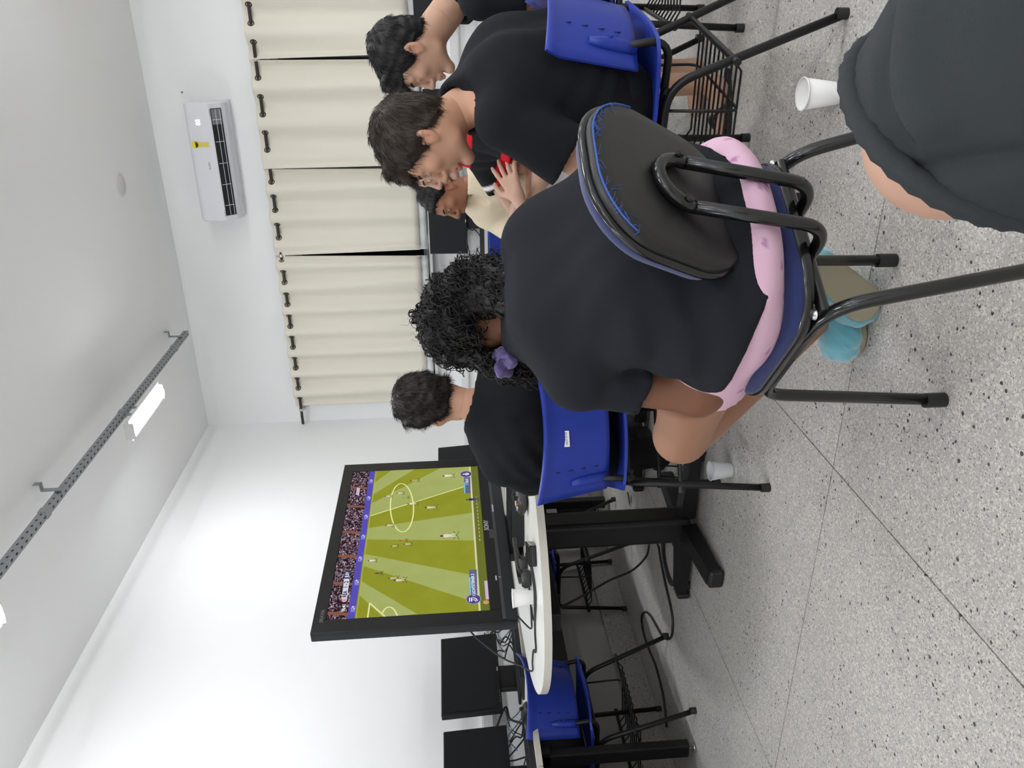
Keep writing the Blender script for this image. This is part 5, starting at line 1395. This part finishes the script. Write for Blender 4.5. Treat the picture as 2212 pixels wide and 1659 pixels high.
# slippers: one on tiptoe with the sole showing, one flat
M_teal = mat('teal_plush', srgb(104, 172, 186), 0.95, bump=(420, 0.9, 3), sheen=0.8); M_sole = mat('slipper_sole', srgb(150, 142, 120), 0.7, bump=(260, 0.3))
def slipper(heel, toe, up, label):
    d = unit(np.array(toe)-np.array(heel)); up = np.array(up, float); up = unit(up-d*(up@d)); sd = np.cross(d, up); h0, t0 = np.array(heel, float), np.array(toe, float)
    Rm = np.stack([sd, d, up], 1); L = np.linalg.norm(t0-h0)
    t = thing('slipper', label, 'slipper', (0, 0, 0), 0, 'teal plush slippers')
    pr = [RC(h0+up*0.045+d*0.03, t0+up*0.04-d*0.045, 0.046, 0.052, 0.03), EL(t0+up*0.045-d*0.045, (0.056, 0.060, 0.046), Rm, 0.02), EL(h0+up*0.055+d*0.035, (0.046, 0.045, 0.055), Rm, 0.03),
          EL(h0+up*0.13+d*0.05, (0.030, 0.040, 0.06), Rm, 0.015, 's')]
    V, F = implicit('s', pr, 0.006, None, t, clips=[(h0+up*0.012, -up)], mod=lambda P: wrinkle(P, 17, 0.0022, (70, 70, 70)))
    np_obj('plush_upper', V, F, M_teal, t)
    so = [RC(h0+up*0.006+d*0.035, t0+up*0.006-d*0.05, 0.038, 0.047, 0.03)]
    V, F = implicit('s', so, 0.005, None, t, clips=[(h0+up*0.016, up), (h0-up*0.002, -up)]); np_obj('sole', V, F, M_sole, t)
    for sx in (-1, 1):
        e = t0+up*0.062-d*0.004+sd*sx*0.028; b = MB(); b.lathe([(0.0, 0.004), (0.004, 0.0035), (0.006, 0.0)], (0, 0, 0), 12); M4 = Matrix.Translation(Vector(e))@Vector((0, 0, 1)).rotation_difference(Vector(unit(d*0.8+up*0.6))).to_matrix().to_4x4()
        b.v = [tuple(M4@Vector(v)) for v in b.v]; b.build('button_eye', M_let, t)
    reparent_base(t, tuple(h0)); return t
slipper((-0.528, 1.735, 0.165), (-0.655, 1.700, 0.012), (-0.45, 0.72, -0.25), 'teal plush slipper on tiptoe under the near chair, sole showing')
slipper((-0.630, 1.83, 0.004), (-0.785, 1.765, 0.004), (0, 0, 1), 'teal plush slipper lying flat behind the tiptoe one')
reparent_base(pA, (-0.46, 1.42, 0.47))

# ================================================================== B: man in front of the television, back to the camera
fB = unit((-0.5, 0.87, 0)); lB = L3(fB)
pB, hcB, RmB = person('dark-haired man in a black tee on the stickered chair, watching the screen', (182, 138, 112),
    [(-1.36, 2.50, 0.545), (-1.30, 2.43, 0.67), (-1.245, 2.395, 0.82), (-1.212, 2.405, 0.935)], [lB]*4, [0.085, 0.08, 0.085, 0.03], [0.105, 0.095, 0.098, 0.055],
    (-1.212, 2.462, 1.088), (-0.80, 0.60, -0.08), hs=0.93,
    arms=(((-1.395, 2.325, 0.865), (-1.555, 2.43, 0.655), (-1.64, 2.66, 0.69)), ((-1.070, 2.515, 0.865), (-1.13, 2.72, 0.655), (-1.38, 2.82, 0.69))),
    legs=(((-1.44, 2.47, 0.52), (-1.68, 2.83, 0.50), (-1.70, 2.90, 0.085)), ((-1.28, 2.56, 0.52), (-1.47, 2.94, 0.50), (-1.49, 3.02, 0.085))),
    shirt=dict(mat=M_tee_blk2, hem=[((-1.33, 2.45, 0.475), (0, 0, -1))], sleeve=0.62, seed=9, amp=0.0040, drape=[((-0.5, 0.2, 0.85), 85, 0.005, (-1.31, 2.27, 0.76), 0.13)], h=0.010, collar=0.006, inf=0.014,
               folds=[((-1.40, 2.30, 0.75), (-1.22, 2.30, 0.84), 0.012, 0.006), ((-1.42, 2.32, 0.70), (-1.25, 2.30, 0.76), 0.012, 0.006)]),
    bottoms=dict(mat=M_short_blk, frac=1.9, seed=12, inf=0.010), neck_r=0.050,
    feet=(RC((-1.71, 2.89, 0.05), (-1.80, 3.02, 0.035), 0.045, 0.038, 0.02), RC((-1.50, 3.01, 0.05), (-1.58, 3.15, 0.035), 0.045, 0.038, 0.02)),
    hands=({'a': ((-1.64, 2.66, 0.69), (-0.4, 0.9, -0.1), (0, 0, 1), (0.9, 0.3, 0), 1.0, 0.9)}, {'a': ((-1.38, 2.82, 0.69), (-0.8, 0.5, -0.1), (0, 0, 1), (-0.5, -0.8, 0), 1.0, 0.9)}))
short_hair(pB, hcB, RmB, 0.93, (36, 29, 26), [(-0.14, -0.062), (-0.08, -0.066), (-0.04, -0.045), (-0.015, 0.012), (0.02, 0.028), (0.05, 0.045), (0.09, 0.066), (0.13, 0.07)], thick=(0.012, 0.020), n=2600, seed=3, length=(0.022, 0.04), lump=0.0045, curl=0.002)
eyes_brows(pB, hcB, RmB, 0.93, (36, 29, 26)); reparent_base(pB, (-1.36, 2.50, 0.46))
# ================================================================== C: brown-haired man on the right, leaning forward
fC = unit((-0.975, 0.22, 0)); lC = L3(fC)
pC, hcC, RmC = person('brown-haired man in a black tee leaning forward on the right, in profile', (188, 144, 118),
    [(-0.225, 2.42, 0.545), (-0.150, 2.385, 0.68), (-0.165, 2.345, 0.83), (-0.235, 2.315, 0.955)], [lC]*4, [0.095, 0.09, 0.090, 0.03], [0.118, 0.112, 0.108, 0.058],
    (-0.312, 2.254, 1.072), (-0.985, -0.02, -0.22), hs=1.0,
    arms=(((-0.255, 2.145, 0.862), (-0.375, 2.115, 0.640), (-0.60, 2.26, 0.60)), ((-0.185, 2.525, 0.865), (-0.34, 2.60, 0.645), (-0.345, 2.36, 0.665))),
    legs=(((-0.27, 2.33, 0.52), (-0.665, 2.385, 0.51), (-0.61, 2.45, 0.09)), ((-0.23, 2.50, 0.52), (-0.625, 2.63, 0.51), (-0.58, 2.70, 0.09))),
    shirt=dict(mat=M_tee_blk, hem=[((-0.2, 2.4, 0.462), (0, 0, -1))], sleeve=0.74, sr=(0.074, 0.082), seed=15, amp=0.0045, drape=[((0.5, 0.0, 0.85), 90, 0.005, (-0.20, 2.22, 0.60), 0.13), ((0.8, 0.0, -0.5), 75, 0.004, (-0.16, 2.24, 0.80), 0.13)], h=0.009, collar=0.006, inf=0.018,
               folds=[((-0.28, 2.22, 0.60), (-0.16, 2.24, 0.72), 0.014, 0.008), ((-0.30, 2.23, 0.55), (-0.13, 2.26, 0.63), 0.014, 0.008), ((-0.25, 2.21, 0.72), (-0.15, 2.26, 0.82), 0.016, 0.006)]),
    bottoms=dict(mat=M_short_blk, frac=0.72, seed=13, inf=0.012, r=(0.10, 0.095)), neck_r=0.055, nose=1.0, jaw=1.0,
    feet=(RC((-0.62, 2.45, 0.05), (-0.76, 2.46, 0.03), 0.04, 0.032, 0.02), RC((-0.59, 2.70, 0.05), (-0.73, 2.74, 0.03), 0.04, 0.032, 0.02)),
    hands=({'a': ((-0.60, 2.26, 0.60), (-0.7, 0.7, -0.2), (-0.2, -0.2, 1), (0.5, 0.7, 0.2), 1.0, 0.8)}, {'fine': 1, 'a': ((-0.345, 2.36, 0.665), (-0.25, -0.9, -0.15), (-0.1, 0.1, 1), (-0.9, 0.2, 0), 1.0, 0.75)}))
short_hair(pC, hcC, RmC, 1.0, (52, 42, 35), [(-0.14, -0.075), (-0.09, -0.070), (-0.05, -0.050), (-0.02, 0.0), (0.012, -0.006), (0.030, 0.012), (0.05, 0.042), (0.075, 0.052), (0.10, 0.056), (0.14, 0.06)], thick=(0.007, 0.012), n=3000, seed=5, length=(0.018, 0.034), lump=0.003,
           flow=lambda q: np.array([q[0]*0.6, 0.10 if q[2] > 0.05 else 0.02, -0.03 if q[2] > 0.09 else -0.09]),
           fringe=[((-0.035, 0.055, 0.105), (-0.03, 0.096, 0.062), 0.022, 0.012), ((0.0, 0.06, 0.108), (0.0, 0.104, 0.066), 0.022, 0.012), ((0.035, 0.055, 0.105), (0.03, 0.096, 0.062), 0.022, 0.012)])
eyes_brows(pC, hcC, RmC, 1.0, (46, 36, 30)); reparent_base(pC, (-0.225, 2.42, 0.46))
# ================================================================== D: black-haired man at the right edge
fD = unit((-0.99, -0.13, 0)); lD = L3(fD)
pD, hcD, RmD = person('black-haired man in a black tee at the right edge, looking down in profile', (190, 150, 126),
    [(0.20, 3.06, 0.545), (0.245, 3.03, 0.69), (0.16, 2.985, 0.85), (0.03, 2.945, 0.965)], [lD]*4, [0.09, 0.085, 0.085, 0.03], [0.11, 0.10, 0.10, 0.056],
    (-0.128, 2.885, 1.108), (-0.975, -0.10, -0.30), hs=0.98,
    arms=(((0.045, 2.775, 0.885), (0.055, 2.76, 0.63), (-0.19, 2.84, 0.60)), ((0.09, 3.13, 0.885), (-0.02, 3.24, 0.64), (-0.22, 3.06, 0.60))),
    legs=(((0.17, 2.97, 0.52), (-0.24, 2.93, 0.50), (-0.235, 2.945, 0.075)), ((0.19, 3.14, 0.52), (-0.22, 3.18, 0.50), (-0.20, 3.20, 0.075))),
    shirt=dict(mat=M_tee_blk, hem=[((0.2, 3.05, 0.465), (0, 0, -1))], sleeve=0.55, seed=18, amp=0.0045, h=0.010, collar=0.006, inf=0.014),
    bottoms=dict(mat=M_short_blk, frac=0.8, seed=14, inf=0.012), neck_r=0.056, leg_r=(0.080, 0.054, 0.036),
    feet=(RC((-0.235, 2.935, 0.055), (-0.26, 2.925, 0.045), 0.034, 0.036, 0.02), RC((-0.25, 2.93, 0.045), (-0.375, 2.905, 0.034), 0.034, 0.026, 0.02), RC((-0.37, 2.893, 0.030), (-0.415, 2.885, 0.027), 0.013, 0.011, 0.006), RC((-0.37, 2.925, 0.028), (-0.40, 2.925, 0.025), 0.012, 0.010, 0.006),
          RC((-0.20, 3.20, 0.05), (-0.35, 3.20, 0.032), 0.038, 0.03, 0.02)),
    hands=({'a': ((-0.19, 2.84, 0.60), (-0.9, 0.3, -0.2), (0, 0, 1), (0.3, 0.9, 0), 1.0, 0.8)}, {'a': ((-0.22, 3.06, 0.60), (-0.9, -0.2, -0.2), (0, 0, 1), (0, -1, 0), 1.0, 0.8)}))
short_hair(pD, hcD, RmD, 0.98, (26, 24, 25), [(-0.14, -0.075), (-0.09, -0.072), (-0.05, -0.050), (-0.02, 0.004), (0.015, -0.012), (0.030, 0.010), (0.05, 0.048), (0.075, 0.056), (0.10, 0.058), (0.14, 0.06)], thick=(0.009, 0.018), n=2800, seed=7, length=(0.018, 0.034), lump=0.004, curl=0.0015,
           flow=lambda q: np.array([q[0]*0.8, 0.07 if q[2] > 0.05 else 0.0, -0.03 if q[2] > 0.09 else -0.08]),
           fringe=[((-0.035, 0.055, 0.110), (-0.03, 0.104, 0.066), 0.026, 0.016), ((0.0, 0.06, 0.112), (0.0, 0.114, 0.068), 0.026, 0.016), ((0.035, 0.055, 0.110), (0.03, 0.104, 0.066), 0.026, 0.016)])
eyes_brows(pD, hcD, RmD, 0.98, (26, 22, 20)); reparent_base(pD, (0.20, 3.06, 0.46))
M_flip = mat('black_rubber', srgb(24, 24, 25), 0.6)
def flipflop(hx, hy, tx, ty, label):
    t = thing('flip_flop', label, 'flip-flop', (0, 0, 0), 0, 'black flip-flops'); d = unit((tx-hx, ty-hy, 0)); a = math.atan2(d[1], d[0]); L = math.hypot(tx-hx, ty-hy)
    M4 = Matrix.Translation((hx, hy, 0))@Matrix.Rotation(a, 4, 'Z')
    pts = [(L*0.5+(L*0.5)*math.cos(b), (0.034+0.010*math.cos(b-0.4))*math.sin(b)) for b in [2*math.pi*i/28 for i in range(28)]]
    MB().prism(pts, 0.0005, 0.016, M4).build('sole', M_flip, t)
    for sy in (-1, 1): MB().tube([M4@Vector(p) for p in spline([(L*0.48, sy*0.040, 0.014), (L*0.58, sy*0.034, 0.048), (L*0.70, sy*0.012, 0.064), (L*0.80, 0.002, 0.046), (L*0.82, 0.0, 0.016)], 5)], 0.006, 7).build('strap', M_flip, t)
    reparent_base(t, (hx, hy, 0)); return t
flipflop(-0.185, 2.955, -0.435, 2.885, 'black flip-flop on the bare foot beneath the right chair')
# ================================================================== E: man in a black, red and white jersey
def jersey(V):
    C = np.tile(rgb((26, 27, 31)), (len(V), 1)); z = V[:, 2]
    red = (z < 0.800) & (z > 0.715); C[red] = rgb((200, 24, 40)); C[z <= 0.715] = rgb((226, 224, 224))
    C[(np.abs(z-0.7145) < 0.005)] = rgb((240, 240, 240))
    q = V@np.array([-0.80, -0.60, 0.0]); C[(z > 0.91)] = rgb((196, 26, 40)); w = (np.clip((0.013-np.abs(V[:, 0]+0.705-0.5*(0.86-z)))/0.006, 0, 1)*((z > 0.80) & (z < 0.91)))[:, None]; C = C*(1-w)+rgb((232, 230, 230))*w
    return C
fE = unit((-0.90, -0.35, 0)); lE = L3(fE)
pE, hcE, RmE = person('man in a black, red and white jersey, half hidden behind the brown-haired man', (194, 156, 136),
    [(-0.438, 3.458, 0.545), (-0.421, 3.436, 0.68), (-0.460, 3.410, 0.83), (-0.499, 3.388, 0.945)], [lE]*4, [0.085, 0.08, 0.085, 0.03], [0.105, 0.10, 0.10, 0.055],
    (-0.557, 3.351, 1.088), (-0.87, -0.42, -0.18), hs=0.95,
    arms=(((-0.427, 3.212, 0.865), (-0.515, 3.128, 0.63), (-0.691, 3.206, 0.66)), ((-0.565, 3.580, 0.865), (-0.801, 3.448, 0.70), (-0.670, 3.130, 0.735))),
    legs=(((-0.471, 3.348, 0.52), (-0.911, 3.228, 0.50), (-0.889, 3.250, 0.08)), ((-0.504, 3.536, 0.52), (-0.933, 3.448, 0.50), (-0.911, 3.470, 0.08))),
    shirt=dict(name='jersey', paint=jersey, hem=[((-0.438, 3.426, 0.47), (0, 0, -1))], sleeve=0.55, seed=22, amp=0.003, h=0.0065, collar=0.010, inf=0.014),
    bottoms=dict(mat=cloth('white_shorts', (222, 222, 222)), frac=0.8, seed=24, inf=0.010), neck_r=0.052,
    feet=(RC((-0.889, 3.250, 0.05), (-1.031, 3.206, 0.03), 0.04, 0.032, 0.02), RC((-0.911, 3.470, 0.05), (-1.053, 3.426, 0.03), 0.04, 0.032, 0.02)),
    hands=({'fine': 1, 'a': ((-0.665, 3.115, 0.735), (0.86, 0.30, 0.40), (-0.20, -0.90, 0.30), (-0.2, -0.1, 0.95), 1.02, 0.22, 0.30)}, {'a': ((-0.691, 3.206, 0.66), (-0.8, 0.5, -0.1), (0, 0, 1), (0.5, 0.8, 0), 1.0, 0.8)}))
short_hair(pE, hcE, RmE, 0.95, (32, 27, 25), [(-0.14, -0.07), (-0.09, -0.066), (-0.05, -0.045), (-0.02, 0.004), (0.015, 0.0), (0.035, 0.03), (0.055, 0.062), (0.08, 0.072), (0.14, 0.078)], thick=(0.010, 0.018), n=1500, seed=8, lump=0.003)
eyes_brows(pE, hcE, RmE, 0.95, (32, 26, 24)); reparent_base(pE, (-0.438, 3.458, 0.46))
# ================================================================== F: man in a cream tee
fF = unit((-0.58, -0.81, 0)); lF = L3(fF)
pF, hcF, RmF = person('man in a cream v-neck tee, furthest back of the seated group', (150, 106, 82),
    [(-0.800, 3.900, 0.545), (-0.785, 3.905, 0.67), (-0.780, 3.900, 0.79), (-0.775, 3.895, 0.892)], [lF]*4, [0.085, 0.08, 0.085, 0.03], [0.105, 0.10, 0.098, 0.055],
    (-0.795, 3.875, 1.010), (-0.84, -0.50, -0.16), hs=1.0,
    arms=(((-0.625, 3.800, 0.815), (-0.640, 3.690, 0.600), (-0.800, 3.560, 0.64)), ((-0.915, 4.000, 0.815), (-1.000, 3.830, 0.620), (-0.930, 3.640, 0.66))),
    legs=(((-0.73, 3.84, 0.52), (-0.96, 3.47, 0.50), (-0.95, 3.49, 0.08)), ((-0.88, 3.95, 0.52), (-1.12, 3.60, 0.50), (-1.11, 3.62, 0.08))),
    shirt=dict(mat=M_cream, hem=[((-0.8, 3.9, 0.475), (0, 0, -1))], sleeve=0.66, sr=(0.068, 0.078), seed=27, amp=0.0045, freq=(9, 9, 6), h=0.008, collar=0.004, inf=0.016,
               vneck=((-0.835, 3.800, 0.885), (0.050, 0.055, 0.075), np.stack([lF, fF, (0, 0, 1)], 1)),
               folds=[((-0.74, 3.78, 0.80), (-0.80, 3.80, 0.68), 0.010, 0.009), ((-0.78, 3.80, 0.76), (-0.84, 3.82, 0.62), 0.010, 0.009), ((-0.86, 3.84, 0.80), (-0.87, 3.86, 0.66), 0.010, 0.008), ((-0.70, 3.75, 0.72), (-0.76, 3.78, 0.60), 0.010, 0.008)]),
    bottoms=dict(mat=cloth('dark_shorts', (40, 42, 48)), frac=0.8, seed=29, inf=0.010), neck_r=0.050, nose=1.03,
    feet=(RC((-0.95, 3.49, 0.05), (-1.03, 3.38, 0.03), 0.04, 0.032, 0.02), RC((-1.11, 3.62, 0.05), (-1.19, 3.51, 0.03), 0.04, 0.032, 0.02)),
    hands=({'a': ((-0.800, 3.560, 0.64), (-0.7, 0.1, 0.0), (0, 0, 1), (-0.3, 0.9, 0), 1.0, 0.8)}, {'a': ((-0.930, 3.640, 0.66), (0.5, -0.8, 0), (0, 0, 1), (0.8, 0.5, 0), 1.0, 0.8)}))
short_hair(pF, hcF, RmF, 1.0, (24, 22, 23), [(-0.14, -0.06), (-0.09, -0.056), (-0.05, -0.035), (-0.02, 0.012), (0.015, 0.01), (0.035, 0.04), (0.055, 0.066), (0.08, 0.076), (0.14, 0.08)], thick=(0.006, 0.020), n=1500, seed=10, lump=0.004, length=(0.016, 0.03))
eyes_brows(pF, hcF, RmF, 1.0, (24, 20, 18)); reparent_base(pF, (-0.80, 3.90, 0.46))
# ================================================================== G: the photographer's bent knee, lower right
pG = thing('person', 'bent knee in dark grey knit shorts, cut off by the lower right corner', 'person', (0, 0, 0))
kn, hp, an = (-0.050, 0.525, 0.660), (0.30, 0.265, 0.603), (0.32, 0.60, 0.50)
leg = [RC(hp, kn, 0.095, 0.062, 0.03), RC(kn, an, 0.048, 0.036, 0.02), EL(np.array(kn)+(-0.028, 0.010, 0.014), (0.056, 0.060, 0.058), None, 0.02), RC(lerp(kn, an, 0.15), lerp(kn, an, 0.5), 0.052, 0.05, 0.02),
       RC(an, np.array(an)+(0.10, 0.04, -0.01), 0.04, 0.03, 0.02)]
V, F = implicit('leg', leg, 0.007, None, pG); np_obj('body', V, F, M_skin, pG, skin_color((190, 150, 128), V))
u_ = unit(np.array(hp)-np.array(kn))
def fnG(P):
    d = limb_cut(P, hp, kn, 1.06, 0.125, 0.086, 0.0, 0.0)
    d = smin(d, RC(lerp(hp, kn, 0.50)+np.array((0, 0, 0.030)), lerp(hp, kn, 0.70)+np.array((0, 0, 0.022)), 0.095, 0.080).d(P), 0.03)
    d = np.maximum(d, (P-A3(lerp(hp, kn, 1.06)))@A3(-u_))
    def chain(pts): return np.min([RC(a, b, 0, 0).d(P) for a, b in zip(pts, pts[1:])], 0)
    c1 = chain([(-0.010, 0.508, 0.743), (-0.025, 0.508, 0.744), (-0.046, 0.504, 0.744), (-0.062, 0.496, 0.741), (-0.074, 0.487, 0.734)])
    c2 = chain([(-0.095, 0.502, 0.731), (-0.087, 0.473, 0.719), (-0.080, 0.453, 0.704), (-0.074, 0.438, 0.688)])
    c3 = chain([(0.004, 0.483, 0.753), (-0.020, 0.479, 0.756), (-0.044, 0.475, 0.750), (-0.060, 0.467, 0.740)])
    d = d+0.013*np.exp(-(c1/0.008)**2)-0.012*np.exp(-(c3/0.018)**2)+0.010*np.exp(-(c2/0.007)**2)
    return (d+wrinkle(P, 33, 0.002, (9, 9, 9))).astype(f32)
V, F = polygonize(fnG, (-0.22, 0.05, 0.45), (0.48, 0.75, 0.90), 0.0055); V = relax(V, F, 1); np_obj('shorts', V, F, M_grey, pG)
cf = lerp(hp, kn, 1.06); x_ = unit(np.cross(u_, (0, 0, 1))); y_ = np.cross(x_, u_)
rib = MB(); ring = [Vector(cf+(x_*math.cos(a)+y_*math.sin(a))*0.0865+u_*0.004) for a in [2*math.pi*i/72 for i in range(72)]]
rib.tube(ring, [0.0075+0.0015*(i % 2) for i in range(72)], 8, closed=True); rib.build('hem_rib', M_grey, pG)
reparent_base(pG, tuple(hp))
